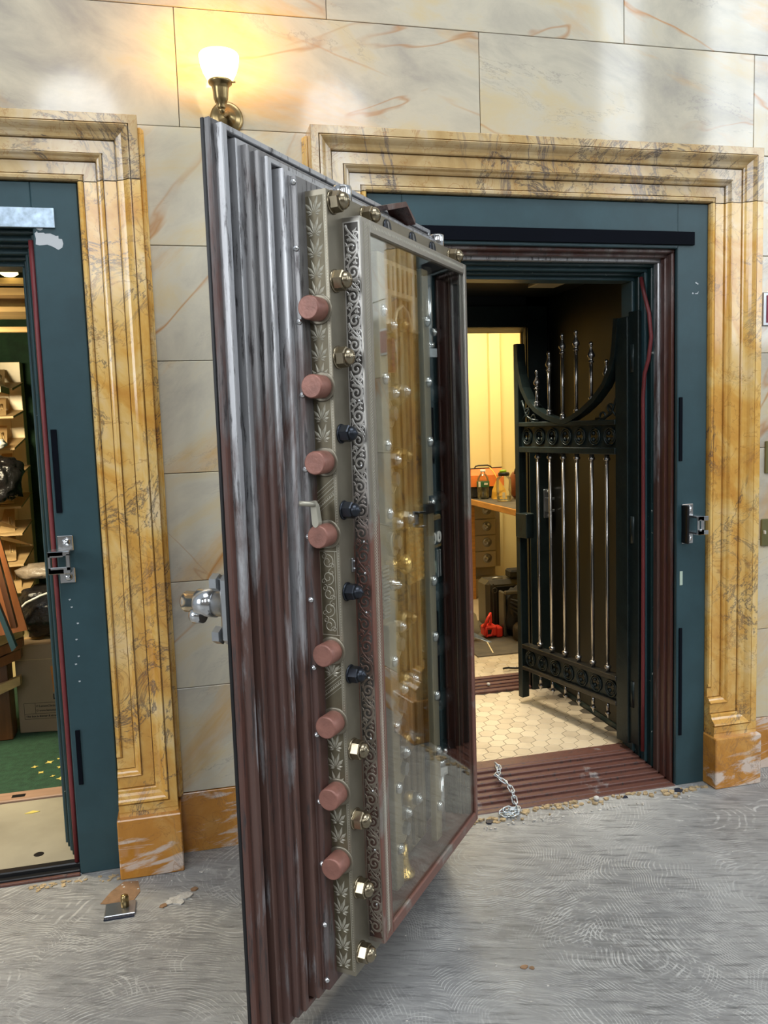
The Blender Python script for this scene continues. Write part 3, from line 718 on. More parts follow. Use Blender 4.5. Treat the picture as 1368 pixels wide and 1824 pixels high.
# locking bolts of the free edge
bz = [1.877, 1.695, 1.514, 1.337, 1.045, .864, .679, .498]
col = MB().lathe((.668, .975, bz[0]), (1, 0, 0), [(.0365, 0), (.0365, .0025), (.033, .0035)], 28).build('bolt_collar', 'nickel', VD)
bo = MB().lathe((.60, .975, bz[0]), (1, 0, 0), [(.0285, 0), (.0285, .115), (.0275, .1185), (.0255, .120)], 28).build('locking_bolt', 'bolt', VD)
for z in bz[1:]: dupo(col, (0, 0, z-bz[0]), VD); dupo(bo, (0, 0, z-bz[0]), VD)
# cap nuts on the face of the plate
def nut(x, z, m, rot=.2, k=1.0):
    mb = MB(); R = .0255*k
    mb.lathe((x, 1.007, z), (0, 1, 0), [(.0285*k, 0), (.0285*k, .003), (.026*k, .004)], 20)
    hx = lambda r, y: [(x+r*sin(rot+pi/3*i), y, z+r*cos(rot+pi/3*i)) for i in range(6)]
    mb.loft([hx(R, 1.010), hx(R, 1.031), hx(R*.9, 1.0345)], True); mb.add(hx(R*.9, 1.0345), [tuple(range(6))])
    mb.lathe((x, 1.034, z), (0, 1, 0), [(.0215*k, 0), (.0205*k, .006), (.0165*k, .012), (.009*k, .0155), (.004*k, .0165), (.0035*k, .0185), (.00001, .019)], 16)
    return mb.build('cap_nut', m, VD, fix=True)
nz_ = [2.126, 1.944, 1.764, 1.581, 1.394, 1.191, .981, .786, .601, .416, .239]
for i, z in enumerate(nz_):
    nut(.640, z, 'nutblack' if 3 <= i <= 6 else 'nut', .15+.5*rnd.random(), .84 if 3 <= i <= 6 else .98)
for x in (.47, -.145): nut(x, 2.128, 'nut', .3, .92)
for x in (.335, .163, .01):
    pl = MB().lathe((x, 1.007, 2.126), (0, 1, 0), [(.023, 0), (.023, .0035), (.020, .005)], 22).build('flush_plug', 'nutblack', VD)
    mb = MB(); mb.prism([(x-.008, 1.0122, 2.112), (x-.003, 1.0122, 2.112), (x+.008, 1.0122, 2.141), (x+.003, 1.0122, 2.141)], (0, .0008, 0)); mb.build('slot', 'chromedull', pl, fix=True)
# vertical bolts at the top edge
for x in (.52, -.12):
    MB().lathe((x, .972, 2.14), (0, 0, 1), [(.024, 0), (.024, .052), (.0225, .055)], 24).build('top_bolt', 'chrome', VD)
# bracket and polished knob on the top edge
mb = MB(); mb.prism([(.16, .86, 2.235), (.02, .86, 2.275), (.01, .86, 2.262), (.15, .86, 2.222)], (0, .07, 0)); mb.prism([(.02, .86, 2.275), (-.05, .86, 2.235), (-.05, .86, 2.22), (.01, .86, 2.262)], (0, .07, 0))
mb.build('catch_bracket', 'brown', VD, fix=True)
MB().lathe((-.16, .80, 2.285), (.25, -.2, 1), [(.012, -.03), (.012, 0), (.028, .004), (.034, .014), (.032, .026), (.020, .036), (.00001, .040)], 20).build('catch_knob', 'chrome', VD)

# little throw lever on the rivet plate
mb = MB(); mb.tube([(.745, .944, 1.420), (.742, .952, 1.4195), (.735, .965, 1.418), (.722, .972, 1.4165)], .0065, 10)
lev = [(.972+.009*cos(a), 1.372+.012*sin(a)) for a in [pi+pi*i/8 for i in range(9)]]+[(.976, 1.412), (.968, 1.4235), (.960, 1.4235)]
mb.prism([(.705, t, z) for t, z in lev], (.017, 0, 0)); mb.build('throw_lever', 'nickellt', VD, fix=True)
# small hasp between plate and case
mb = MB(); mb.box((.600, 1.007, 1.235), (.614, 1.012, 1.27), .001)
for z in (1.243, 1.262): mb.lathe((.607, 1.012, z), (0, 1, 0), [(.004, 0), (.003, .003), (.0001, .004)], 8)
mb.build('hasp', 'chromedull', VD)

# engraving on the edge of the bolt plate: palm leaves, borders, diagonal bands, scroll panel
def leaf(mb, t, z, k):
    X = SX+.0003
    for a, l, w_ in ((-72, .021, .0042), (-42, .033, .0052), (-16, .042, .0046), (16, .042, .0046), (42, .033, .0052), (72, .021, .0042), (-102, .016, .003), (102, .016, .003), (0, .026, .002)):
        a = radians(a); l *= k; w_ *= k*.8; dx, dz = sin(a), cos(a); px, pz = cos(a), -sin(a)
        P = lambda u, v, h: (X+h, t+dx*u+px*v, z+dz*u+pz*v)
        mb.add([P(.003*k, 0, 0), P(l*.62, w_, 0), P(l, 0, 0), P(l*.62, -w_, 0), P(l*.55, 0, .0011)], [(0, 1, 4), (1, 2, 4), (2, 3, 4), (3, 0, 4)])
def strip(mb, pts, w0, w1, X, h=.0007, plane='t'):
    n = len(pts); rows = []
    for i, (a, c) in enumerate(pts):
        a0, c0 = pts[max(i-1, 0)]; a1, c1 = pts[min(i+1, n-1)]
        dx, dz = a1-a0, c1-c0; l = math.hypot(dx, dz) or 1; px, pz = -dz/l, dx/l
        ww = (w0+(w1-w0)*i/(n-1))
        rows.append([(X, a+px*ww, c+pz*ww), (X+h, a+px*ww*.4, c+pz*ww*.4), (X+h, a-px*ww*.4, c-pz*ww*.4), (X, a-px*ww, c-pz*ww)])
    mb.loft(rows)
def spiral(t, z, r, a0, turns, sgn, n=22, shrink=.8):
    return [(t+sgn*r*(1-shrink*i/n)*cos(a0+turns*2*pi*i/n), z+r*(1-shrink*i/n)*sin(a0+turns*2*pi*i/n)) for i in range(n+1)]
X = SX+.0002
bands = [(1.385, 1.475), (.915, .985)]; panel = (1.085, 1.295)
mb = MB(); leaf(mb, .971, 0, 1.02); lf = mb.build('leaf_engraving', 'nickellt', VD); lf.location = (0, 0, .208); first = True
z = .208
while z < 2.11:
    zz = z+.021
    if all(not (a-.03 < zz < c+.02) for a, c in bands) and not (panel[0]-.045 < zz < panel[1]+.03) and min(abs(zz-q) for q in bz) > .030 and z > .21:
        c_ = lf.copy(); C.objects.link(c_); c_.location = (0, 0, z)
    z += .0485
mb = MB()
for t in (.944, .9985): mb.box((X, t-.0006, .20), (X+.0006, t+.0006, 2.14))
z = .20
while z < 2.14:
    for t in (.9405, 1.0025):
        mb.box((X, t-.0009, z), (X+.0006, t+.0009, z+.0035))
    z += .0066
for a, c in bands:
    for k in range(6):
        o = k*.010
        strip(mb, [(.946, a+o), (.997, a+o+.040)], .0007+.0004*(k % 2), .0007+.0004*(k % 2), X)
    for k in range(10):
        mb.box((X, .948+.005*k, a+.012+.0042*k), (X+.0006, .950+.005*k, a+.0165+.0042*k))
for zz in (panel[0], panel[1], panel[0]-.022, panel[1]+.022):
    mb.box((X, .944, zz-.0008), (X+.0006, .998, zz+.0008))
for t in (.950, .992): mb.box((X, t-.0006, panel[0]), (X+.0006, t+.0006, panel[1]))
for k in range(5):
    zc = panel[0]+.024+.040*k; sg = 1 if k % 2 else -1
    strip(mb, spiral(.971, zc, .018, -pi/2*sg, 1.35, sg), .0013, .0008, X)
    strip(mb, spiral(.971+sg*.010, zc+.014, .009, pi/2, -1.1, -sg, 14), .001, .0006, X)
    strip(mb, spiral(.971-sg*.012, zc-.010, .008, 0, 1.1, sg, 14), .001, .0006, X)
mb.build('border_engraving', 'nickellt', VD)
MB().add([(SX+.00015, .9455, .20), (SX+.00015, .997, .20), (SX+.00015, .997, 2.14), (SX+.00015, .9455, 2.14)], [(0, 1, 2, 3)]).build('engraved_ground', 'groundk', VD)

# scrollwork on the side of the glazed case
XS = BX1+.0004
B((BX1, 1.010, BZ0+.012), (BX1+.0004, 1.0515, BZ1-.012)).build('scroll_ground', 'etchdk', VD)
tc = 1.031; units = []
for sg in (-1, 1):
    mb = MB(); z = 0
    strip(mb, spiral(tc+sg*.001, z, .0185, -pi/2*sg-.3, 1.45, sg, 26, .84), .0036, .0024, XS, .0009)
    strip(mb, [(tc-sg*.013, z+.006), (tc-sg*.010, z+.020), (tc+sg*.002, z+.032), (tc+sg*.012, z+.044), (tc+sg*.016, z+.054)], .0016, .0034, XS, .0009)
    for (a, c, d, e) in ((.012, .018, .004, .026), (-.016, .012, -.008, .028), (.016, -.016, .006, -.024), (-.015, -.010, -.017, -.026), (.003, .020, .010, .030), (.014, .004, .018, .014), (-.004, .036, -.014, .046), (.006, .034, .0165, .030)):
        strip(mb, [(tc+sg*a, z+c), (tc+sg*(a+d)/2+.002, z+(c+e)/2), (tc+sg*d, z+e)], .0036, .0006, XS, .0009)
    strip(mb, spiral(tc-sg*.011, z+.030, .0075, 0, 1.1, -sg, 14, .75), .0024, .0016, XS, .0009)
    units.append(mb)
z = BZ0+.045; k = 0; protos = []
while z < BZ1-.05:
    if k < 2: o_ = units[k].build('scroll_engraving', 'etchlt', VD); protos.append(o_)
    else: o_ = protos[k % 2].copy(); C.objects.link(o_)
    o_.location = (0, 0, z); z += .058; k += 1
mb = MB()
for t in (1.0105, 1.051): mb.box((XS, t-.0012, BZ0+.012), (XS+.0006, t+.0012, BZ1-.012))
for zz in (BZ0+.013, BZ1-.013): mb.box((XS, 1.0105, zz-.0012), (XS+.0006, 1.051, zz+.0012))
mb.build('scroll_border', 'etchlt', VD)
scr = MB().lathe((BX1+.0004, 1.036, 2.03), (1, 0, 0), [(.004, 0), (.003, .0025), (.00001, .003)], 8).build('case_screw', 'chrome', VD)
for z in (1.86, 1.66, 1.50, 1.31, 1.23, 1.13, .96, .80, .66, .50, .35): dupo(scr, (0, 0, z-2.03), VD)

# bolt-work behind the glass
for i, z in enumerate(bz):
    for x0, x1 in ((.44, .574), (-.140, .09)):
        mb = MB(); mb.cyl((x0, .962, z), (x1, .962, z), .0285, 20); xm = x1-.035 if x0 > 0 else x0+.055
        mb.cyl((xm-.0015, .962, z), (xm+.0015, .962, z), .0302, 20); mb.build('throw_rod', 'blued', VD)
def bar(name, m, x0, x1, t0, t1, z0, z1, ch=.002): return B((x0, t0, z0), (x1, t1, z1), ch).build(name, m, VD)
bar('carrier_plate', 'bronze', .10, .44, .93, .975, .30, 2.04, .004)
for x in (.155, .20, .245): bar('carrier_rib', 'bronzedk', x, x+.024, .97, .988, .32, 2.02)
bar('guide_strip', 'bronze', .382, .427, 1.00, 1.020, 1.335, 2.05); bar('guide_strip', 'bronze', .382, .427, 1.00, 1.020, .29, 1.055)
bar('guide_strip', 'bronze', .082, .126, 1.00, 1.020, .29, 2.05)
rv = MB().lathe((.404, 1.020, 1.90), (0, 1, 0), [(.017, 0), (.016, .006), (.011, .011), (.00001, .0135)], 16).build('strip_rivet', 'chrome', VD)
for z in (1.722, 1.545, 1.36, .95, .762, .585, .405): dupo(rv, (0, 0, z-1.90), VD)
for z in (1.90, 1.722, 1.545, 1.36, 1.12, .945, .758, .58, .40): dupo(rv, (-.300, 0, z-1.90), VD)
for i, z in enumerate(bz[1:] if 0 else bz):
    # each rod is pinned to the carrier: a bronze boss with a hexagon and two bright domed pins
    mb = MB(); mb.lathe((.272, .985, z-.012), (0, 1, 0), [(.030, 0), (.030, .018), (.022, .024)], 20); mb.build('rod_boss', 'brass', VD)
    for x, zz, m in ((.345, z-.012, 'chrome'), (.268, z-.004, 'chrome' if i % 2 else 'brass')):
        mb = MB(); hx = [(x+.019*sin(pi/3*k+.3), 1.0, zz+.019*cos(pi/3*k+.3)) for k in range(6)]
        mb.prism(hx, (0, .022, 0)); mb.lathe((x, 1.022, zz), (0, 1, 0), [(.014, 0), (.013, .006), (.008, .011), (.00001, .013)], 14)
        mb.build('pin_nut', m, VD, fix=True)
    # curved link casting below every pin
    pts = [(.345+.022*cos(a)*(1+.15*sin(2*a)), z-.070+.034*sin(a)) for a in [2*pi*q/20 for q in range(20)]]
    mb = MB(); mb.prism([(x, .99, zz) for x, zz in pts], (0, .014, 0)); mb.tube([(x, 1.004, zz) for x, zz in pts], .003, 6, True); mb.build('link_casting', 'bronze', VD, fix=True)
    hx = [(.335+.016*sin(pi/3*k), 1.004, z-.066+.020*cos(pi/3*k)) for k in range(6)]
    mb = MB(); mb.prism(hx, (0, .014, 0)); mb.build('link_bolt', 'chromedull', VD, fix=True)
# upper mechanism shield with an arched cut-out
sh = [(.38, 2.04), (.13, 2.04), (.13, 1.865), (.165, 1.865)]+[(.225+.050*cos(a), 1.885+.055*sin(a)) for a in [pi*q/10+0 for q in range(11)][::-1]][::-1]
mb = MB(); mb.box((.13, .99, 1.95), (.37, 1.006, 2.045), .003); mb.box((.315, .99, 1.865), (.37, 1.006, 1.955), .003); mb.box((.13, .99, 1.865), (.175, 1.006, 1.955), .003)
mb.tube([(.37, 1.006, 1.865), (.30, 1.006, 1.865), (.298, 1.006, 1.885), (.28, 1.006, 1.915), (.245, 1.006, 1.93), (.21, 1.006, 1.915), (.193, 1.006, 1.885), (.19, 1.006, 1.865), (.13, 1.006, 1.865)], .005, 6)
mb.build('arched_shield', 'bronze', VD)
mb = MB()
for k in range(7): mb.box((.14+.032*k, 1.006, 1.965), (.147+.032*k, 1.010, 2.03))
mb.build('shield_fluting', 'bronzedk', VD)
# red wax-coloured flag on the link
mb = MB(); mb.prism([(.352, 1.0, 1.83), (.335, 1.0, 1.835), (.332, 1.0, 1.80), (.338, 1.0, 1.775), (.333, 1.0, 1.74), (.350, 1.0, 1.74), (.356, 1.0, 1.78)], (0, .02, 0)); o = mb.build('red_lever', 'redplastic', VD, fix=True); o.data.materials[0] = M['red']; o['label'] = 'dark red lever'
# vertical rods with hex coupling (top right) and bottom cup
for x, z0, z1 in ((.02, 1.80, 2.07), (.02, .28, .47), (.50, .27, .42), (.50, 1.93, 2.07)):
    mb = MB(); mb.cyl((x, .985, z0), (x, .985, z1), .021, 18); zc = z0 if z1 > 1.5 else z1
    hx = [(x+.034*sin(pi/3*k), .985+.034*cos(pi/3*k), zc) for k in range(6)]; mb.prism(hx, (0, 0, .026)); mb.cyl((x, .985, zc+.03), (x, .985, zc+.045), .026, 16)
    mb.lathe((x, 1.010, zc+.075), (0, 1, 0), [(.013, 0), (.011, .007), (.0001, .011)], 12); mb.build('vertical_rod', 'chrome', VD, fix=True)
MB().lathe((.335, .99, .285), (0, 0, 1), [(.040, 0), (.040, .01), (.030, .018), (.022, .05), (.020, .10)], 20).build('rod_foot', 'gold', VD)
# centre knob, time lock with two dials, gear rack
MB().lathe((.34, .975, 1.205), (-.35, 1, .05), [(.014, 0), (.014, .018), (.020, .02), (.020, .024), (.013, .028), (.013, .036), (.024, .044), (.030, .056), (.027, .068), (.012, .075), (.00001, .076)], 22).build('spindle_knob', 'gold', VD)
MB().lathe((.36, .98, 1.155), (0, 1, 0), [(.018, 0), (.018, .03), (.012, .036), (.013, .045), (.00001, .052)], 16).build('spindle_nut', 'chrome', VD)
mb = MB(); mb.box((.055, .975, 1.33), (.165, 1.035, 1.358), .004); mb.cyl((.12, 1.01, 1.365), (-.02, 1.0, 1.365), .020, 16); mb.build('lock_bracket', 'blacksteel', VD)
tl = MB().box((.000, .965, 1.210), (.110, 1.010, 1.315), .004).build('time_lock', 'gold', VD)
B((.008, 1.010, 1.222), (.102, 1.013, 1.300), .002).build('dial_plate', 'blacksteel', tl)
for x in (.034, .076):
    mb = MB(); mb.lathe((x, 1.013, 1.246), (0, 1, 0), [(.018, 0), (.018, .0035), (.0165, .004)], 24); d_ = mb.build('clock_dial', 'white', tl)
    mb = MB(); mb.box((x-.001, 1.0171, 1.240), (x+.001, 1.0178, 1.256)); mb.lathe((x, 1.0171, 1.243), (0, 1, 0), [(.0055, 0), (.0001, .0008)], 12, False); mb.build('dial_hand', 'ink', tl)
mb = MB(); mb.box((.135, .99, 1.13), (.235, 1.004, 1.30), .002)
for r_ in range(9):
    for c_ in range(4): mb.box((.142+.022*c_, 1.004, 1.14+.0175*r_), (.155+.022*c_, 1.009, 1.147+.0175*r_))
mb.build('gear_rack', 'gold', VD)
mb = MB()
for k in range(14): mb.box((.40, 1.0, 1.075+.0105*k), (.44, 1.012, 1.081+.0105*k))
mb.build('comb_rack', 'chromedull', VD)
for x in (-.075, -.055): bar('lock_pin', 'chromedull', x, x+.007, .97, .978, 1.10, 1.19)

# pressure handle on the outer face (polished steel)
mb = MB(); mb.box((.665, .760, 1.085), (.838, .797, 1.255), .012)
mb.loft([[(.770+r*cos(a), y, 1.170+r*1.0*sin(a)) for a in [2*pi*i/20 for i in range(20)]] for y, r in ((.78, .062), (.765, .056), (.75, .042), (.735, .034), (.700, .032))], True, True)
mb.build('handle_base', 'chromedull', VD, fix=True)
mb = MB(); mb.lathe((.770, .708, 1.170), (0, -1, 0), [(.030, -.004), (.030, 0)], 22); mb.build('handle_seal', 'blacksteel', VD)
mb = MB(); mb.lathe((.770, .700, 1.170), (.05, -1, 0), [(.036, -.008), (.036, .042), (.033, .046), (.027, .048), (.027, .082), (.023, .088), (.010, .089)], 24)
mb.lathe((.778, .660, 1.138), (.05, -1, 0), [(.020, -.01), (.022, .016), (.019, .022), (.005, .023)], 18); mb.build('handle_hub', 'chrome', VD)
for z in (1.235, 1.105):
    mb = MB(); hx = [(.824+.020*sin(pi/3*k),   .761, z+.022*cos(pi/3*k)) for k in range(6)]; mb.prism(hx, (0, -.020, 0)); mb.build('handle_nut', 'chromedull', VD, fix=True)
# hinge knuckles that carry the door
for z in (.45, 1.17, 1.95):
    mb = MB(); mb.cyl((-.43, .78, z-.09), (-.43, .78, z+.09), .032, 18, .004); mb.box((-.43, .765, z-.05), (-.30, .798, z+.05), .004); mb.box((-.50, .73, z-.06), (-.42, .79, z+.06), .004); mb.build('hinge', 'chromedull', VD)

# ================================================================== OBJECTS
# wall lamp
LX, LY = .197, -.17
WLt = thing('wall_lamp', 'brass wall sconce with glowing opal glass shade above the open vault door', 'wall lamp', (.225, 0, 2.70))
MB().lathe((.225, 0, 2.70), (0, -1, 0), [(.058, 0), (.058, .006), (.052, .011), (.047, .011), (.044, .016), (.034, .018), (.031, .024), (.016, .030), (.012, .036)], 32).build('back_plate', 'brass', WLt)
MB().tube([(.225, -.03, 2.70), (.222, -.07, 2.695), (.210, -.12, 2.672), (.200, -.16, 2.664), (LX, LY, 2.676)], [.012, .008, .008, .009, .011], 12).build('arm', 'brass', WLt)
mb = MB(); mb.lathe((LX, LY, 2.670), (0, 0, 1), [(.010, 0), (.015, .006), (.012, .014), (.020, .022), (.024, .034), (.027, .064), (.031, .078), (.039, .082), (.040, .090), (.036, .092)], 28)
mb.cyl((LX+.035, LY-.01, 2.756), (LX+.05, LY-.014, 2.756), .003, 8); mb.build('shade_holder', 'brass', WLt)
MB().lathe((LX, LY, 2.751), (0, 0, 1), [(.032, 0), (.043, .014), (.055, .036), (.063, .060), (.066, .080), (.0665, .090), (.064, .094), (.062, .090), (.058, .060), (.048, .036), (.028, .004)], 32).build('shade', 'shade', WLt)
l = bpy.data.lights.new('bulb', 'POINT'); l.energy = 6.5; l.color = (1, .46, .055); l.shadow_soft_size = .03
o = bpy.data.objects.new('bulb', l); C.objects.link(o); o.location = (LX, LY, 2.872)

# inner gate of the vestibule
g1 = Vector((1.740, .895, 0)); gd = Vector((.2527, -.9675, 0)); gn = Vector((.9675, .2527, 0))
G = thing('iron_gate', 'dark green iron gate with polished bars and dipped top, swung open inside the vestibule', 'gate', tuple(g1))
G.rotation_euler = (0, 0, math.atan2(gd.y, gd.x)); ORG[G.name] = Vector((0, 0, 0))
# local: x along the gate, y across (thickness), z up
def gb(name, m, x0, x1, z0, z1, y0=-.018, y1=.018, ch=.003): return B((x0, y0, z0), (x1, y1, z1), ch).build(name, m, G)
gb('stile', 'gate', -.070, -.035, .115, 1.99, -.024, .024); gb('stile', 'gate', .660, .735, .115, 2.03, -.020, .020)
for z0, z1 in ((1.565, 1.588), (1.432, 1.462), (.388, .412), (.272, .292)): gb('rail', 'gaterail' if z0 < .4 else 'gate', -.036, .662, z0, z1, -.024, .024)
for z0, z1 in ((1.461, 1.566), (.291, .389)):
    mb = MB(); n = 7; w_ = .698/n; zc = (z0+z1)/2; r = .036
    for k in range(n):
        cx = -.036+w_*(k+.5)
        cir = [(cx+r*cos(a), -.004, zc+r*sin(a)) for a in [pi/8+2*pi*i/16-pi/8 for i in range(16)]]
        sq = []
        for i in range(16):
            a = 2*pi*i/16; m_ = max(abs(cos(a))/(w_/2), abs(sin(a))/((z1-z0)/2)); sq.append((cx+cos(a)/m_, -.004, zc+sin(a)/m_))
        mb.loft([sq, cir, [(p[0], .006, p[2]) for p in cir]], True)
    pn = mb.build('pierced_panel', 'gate', G)
    for k in range(n):
        cx = -.036+w_*(k+.5); mb = MB()
        mb.tube([(cx+r*cos(a), -.007, zc+r*1.12*sin(a)) for a in [2*pi*i/20 for i in range(20)]], .0042, 6, True)
        mb.tube([(cx+.027*cos(a), -.007, zc+.029*sin(a)) for a in [2*pi*i/16 for i in range(16)]], .003, 5, True)
        for q in range(4):
            a = pi/4+pi/2*q; mb.lathe((cx+.021*cos(a), 0, zc+.021*sin(a)), (0, -1, 0), [(.0115, -.004), (.0115, .002), (.004, .006), (.00001, .007)], 8)
        mb.build('rosette', 'gate', pn)
# curved top rail
arcL = [(-.049+.0, 1.985), (-.045, 1.90), (-.030, 1.83), (-.005, 1.76), (.040, 1.695), (.100, 1.648), (.18, 1.612), (.255, 1.592), (.308, 1.583)]
arcR = [(.308, 1.583), (.36, 1.597), (.44, 1.632), (.52, 1.680), (.59, 1.745), (.630, 1.810), (.650, 1.87), (.660, 1.95), (.668, 2.03)]
mb = MB()
for arc in (arcL, arcR):
    rows = []
    for i, (x, z) in enumerate(arc):
        a0, a1 = arc[max(i-1, 0)], arc[min(i+1, len(arc)-1)]; dx, dz = a1[0]-a0[0], a1[1]-a0[1]; l_ = math.hypot(dx, dz); px, pz = -dz/l_, dx/l_
        rows.append([(x+px*.012, -.026, z+pz*.012), (x+px*.012, .026, z+pz*.012), (x-px*.012, .026, z-pz*.012), (x-px*.012, -.026, z-pz*.012)])
    mb.loft(rows, True)
mb.build('curved_rail', 'gate', G, fix=True)
for sgn, x0, x1 in ((1, -.033, .16), (-1, .655, .47)):
    mb = MB()
    for q in range(2):
        mb.tube([(x0+sgn*(.045+.05*q)+.018*cos(a), 0, 1.605+.018*sin(a)+.035*(1-q)) for a in [2*pi*i/12 for i in range(12)]], .005, 6, True)
    mb.tube([(x0, 0, 1.70), (x0+sgn*.018, 0, 1.66), (x0+sgn*.035, 0, 1.62), (x0+sgn*.075, 0, 1.600), (x0+sgn*.14, 0, 1.594)], .006, 6)
    mb.tube([(x0+sgn*.005, 0, 1.60), (x0+sgn*.03, 0, 1.625), (x0+sgn*.06, 0, 1.655)], .005, 6)
    mb.build('corner_scroll', 'gate', G)
def arcz(x):
    arc = arcL+arcR[1:]
    for a, c in zip(arc[:-1], arc[1:]):
        if a[0] <= x <= c[0]: return a[1]+(c[1]-a[1])*(x-a[0])/(c[0]-a[0])
    return 1.6
for x, zt in ((.090, 1.85), (.186, 1.934), (.286, 2.011), (.384, 2.016), (.486, 1.952), (.586, 1.863)):
    mb = MB(); r = .0085; zb = arcz(x)+.005
    mb.cyl((x, 0, .411), (x, 0, 1.433), r, 10); mb.cyl((x, 0, zb), (x, 0, zt-.09), r, 10); mb.cyl((x, 0, .272), (x, 0, .215), r*.9, 10)
    br = mb.build('bar', 'steelbar', G)
    MB().lathe((x, 0, zt-.10), (0, 0, 1), [(.010, 0), (.014, .002), (.014, .006), (.010, .009), (.010, .022), (.017, .026), (.018, .036), (.010, .052), (.006, .066), (.0055, .072), (.0085, .080), (.0095, .088), (.006, .096), (.00001, .098)], 14).build('finial', 'steelbar', br)
    MB().lathe((x, 0, zb+.002), (0, 0, 1), [(.014, 0), (.014, .012), (.011, .016), (.0145, .020), (.0145, .026), (.009, .029)], 12).build('collar', 'steelbar', br)
    for z, s_ in ((1.432, -1), (.413, 1)): MB().lathe((x, 0, z), (0, 0, s_), [(.0115, 0), (.0115, .014), (.0165, .018), (.0165, .026), (.010, .032)], 12).build('collar', 'steelbar', br)
    MB().lathe((x, 0, .218), (0, 0, -1), [(.009, 0), (.013, .002), (.013, .008), (.008, .014), (.00001, .034)], 10).build('spear_tip', 'steelbar', br)
lk = gb('lock_case', 'gate', -.066, .028, .985, 1.115, -.03, .022, .004)
mb = MB(); mb.lathe((-.02, -.030, 1.03), (0, -1, 0), [(.008, -.002), (.008, .0006)], 12, False); mb.build('keyhole', 'blacksteel', lk)
mb = MB()
for z in (.35, 1.10, 1.85): mb.cyl((.752, 0, z-.06), (.752, 0, z+.06), .016, 12)
mb.box((.73, -.01, .12), (.79, .01, 2.05), .003); mb.build('hinge_post', 'gate', G)

# red rubber gaskets, tapes and bars on the doorways
one('rubber_gasket', MB().tube([(1.938, .120, 2.185), (1.943, .105, 2.12), (1.952, .080, 2.03), (1.956, .070, 1.93), (1.950, .080, 1.84), (1.943, .100, 1.78), (1.940, .108, 1.68), (1.941, .108, 1.40), (1.941, .108, .90), (1.940, .108, .45), (1.938, .108, .105)], .0085, 10), 'red',
    'dark red rubber gasket hanging loose in the stepped jamb behind the gate hinge', 'gasket', (1.953, .122, .1))
one('rubber_gasket', MB().tube([(-.4555, -.017, z) for z in (2.262, 1.9, 1.5, 1.1, .7, .3, .036)], .0095, 10), 'red',
    'dark red rubber gasket running straight down the jamb of the store room doorway', 'gasket', (-.4555, -.017, .03))
for nm, a, c, m, lb, cat in (
    ('foam_strip', (.862, -.060, 2.284), (2.075, -.048, 2.336), 'foam', 'long black foam strip across the head of the gate doorway', 'weather strip'),
    ('foam_strip', (2.012, -.054, 1.408), (2.027, -.048, 1.672), 'foam', 'short black strip on teal surround above the steel strike bracket of the gate doorway', 'weather strip'),
    ('foam_strip', (2.016, -.054, .225), (2.030, -.048, .697), 'foam', 'black strip at the foot of the teal surround of the gate doorway', 'weather strip'),
    ('tape_piece', (2.019, -.050, .882), (2.033, -.048, .942), 'tape', 'short pale green tape strip on teal surround below the steel strike bracket', 'tape'),
    ('foam_strip', (-.434, -.054, 1.330), (-.414, -.048, 1.620), 'foam', 'black strip on teal surround above the bracket of the store room doorway', 'weather strip'),
    ('foam_strip', (-.426, -.054, .340), (-.410, -.048, .543), 'foam', 'short black strip low on the teal surround of the store room doorway', 'weather strip'),
    ('steel_bar', (-1.66, -.058, 2.297), (-.371, -.048, 2.362), 'galv', 'blue-grey galvanised flat bar across the head of the store room doorway', 'bar')):
    one(nm, B(a, c, .0012), m, lb, cat, ((a[0]+c[0])/2, -.048, a[2]))
def strike(x, z, s, label):   # bent steel keeper on the surround; s = side the mouth opens to
    T = thing('strike_bracket', label, 'bracket', (x, -.048, z))
    y = -.048; w_ = .026
    B((x-w_, y-.008, z-.084), (x+w_, y, z-.030), .002).build('foot_plate', 'chrome', T); B((x-w_, y-.008, z+.030), (x+w_, y, z+.084), .002).build('foot_plate', 'chrome', T)
    mb = MB(); q = s*.026
    mb.box((x-w_+q, y-.072, z+.028), (x+w_+q*.2, y, z+.038), .002); mb.box((x-w_+q, y-.072, z-.040), (x+w_+q*.2, y, z-.030), .002)
    mb.box((x-w_+q, y-.078, z-.040), (x+w_+q, y-.070, z-.022), .002); mb.box((x-w_+q, y-.078, z+.018), (x+w_+q, y-.070, z+.038), .002)
    xa, xb = (x-w_+q, x+w_+q*.2); mb.box((xb-.014, y-.078, z-.03), (xb, y-.070, z+.03), .002); mb.box((xa, y-.078, z-.03), (xa+.010, y-.070, z+.03), .002)
    mb.box((xa, y-.078, z-.040), (xb, y-.070, z-.016), .002); mb.box((xa, y-.078, z+.022), (xb, y-.070, z+.038), .002)
    mb.build('keeper', 'chrome', T)
    if s > 0: B((x-w_, y-.045, z-.080), (x-w_+.010, y, z+.080), .002).build('side_plate', 'blacksteel', T)
    for dz in (.062, -.062):
        mb = MB(); mb.lathe((x+.004, y-.008, z+dz), (0, -1, 0), [(.0145, 0), (.013, .005), (.008, .009), (.00001, .0105)], 16); mb.build('screw', 'chrome', T)
strike(-.412, 1.165, -1, 'polished steel strike bracket with two domed screws beside the store room doorway')
strike(2.052, 1.143, 1, 'polished steel strike bracket with dark side plate beside the gate doorway')

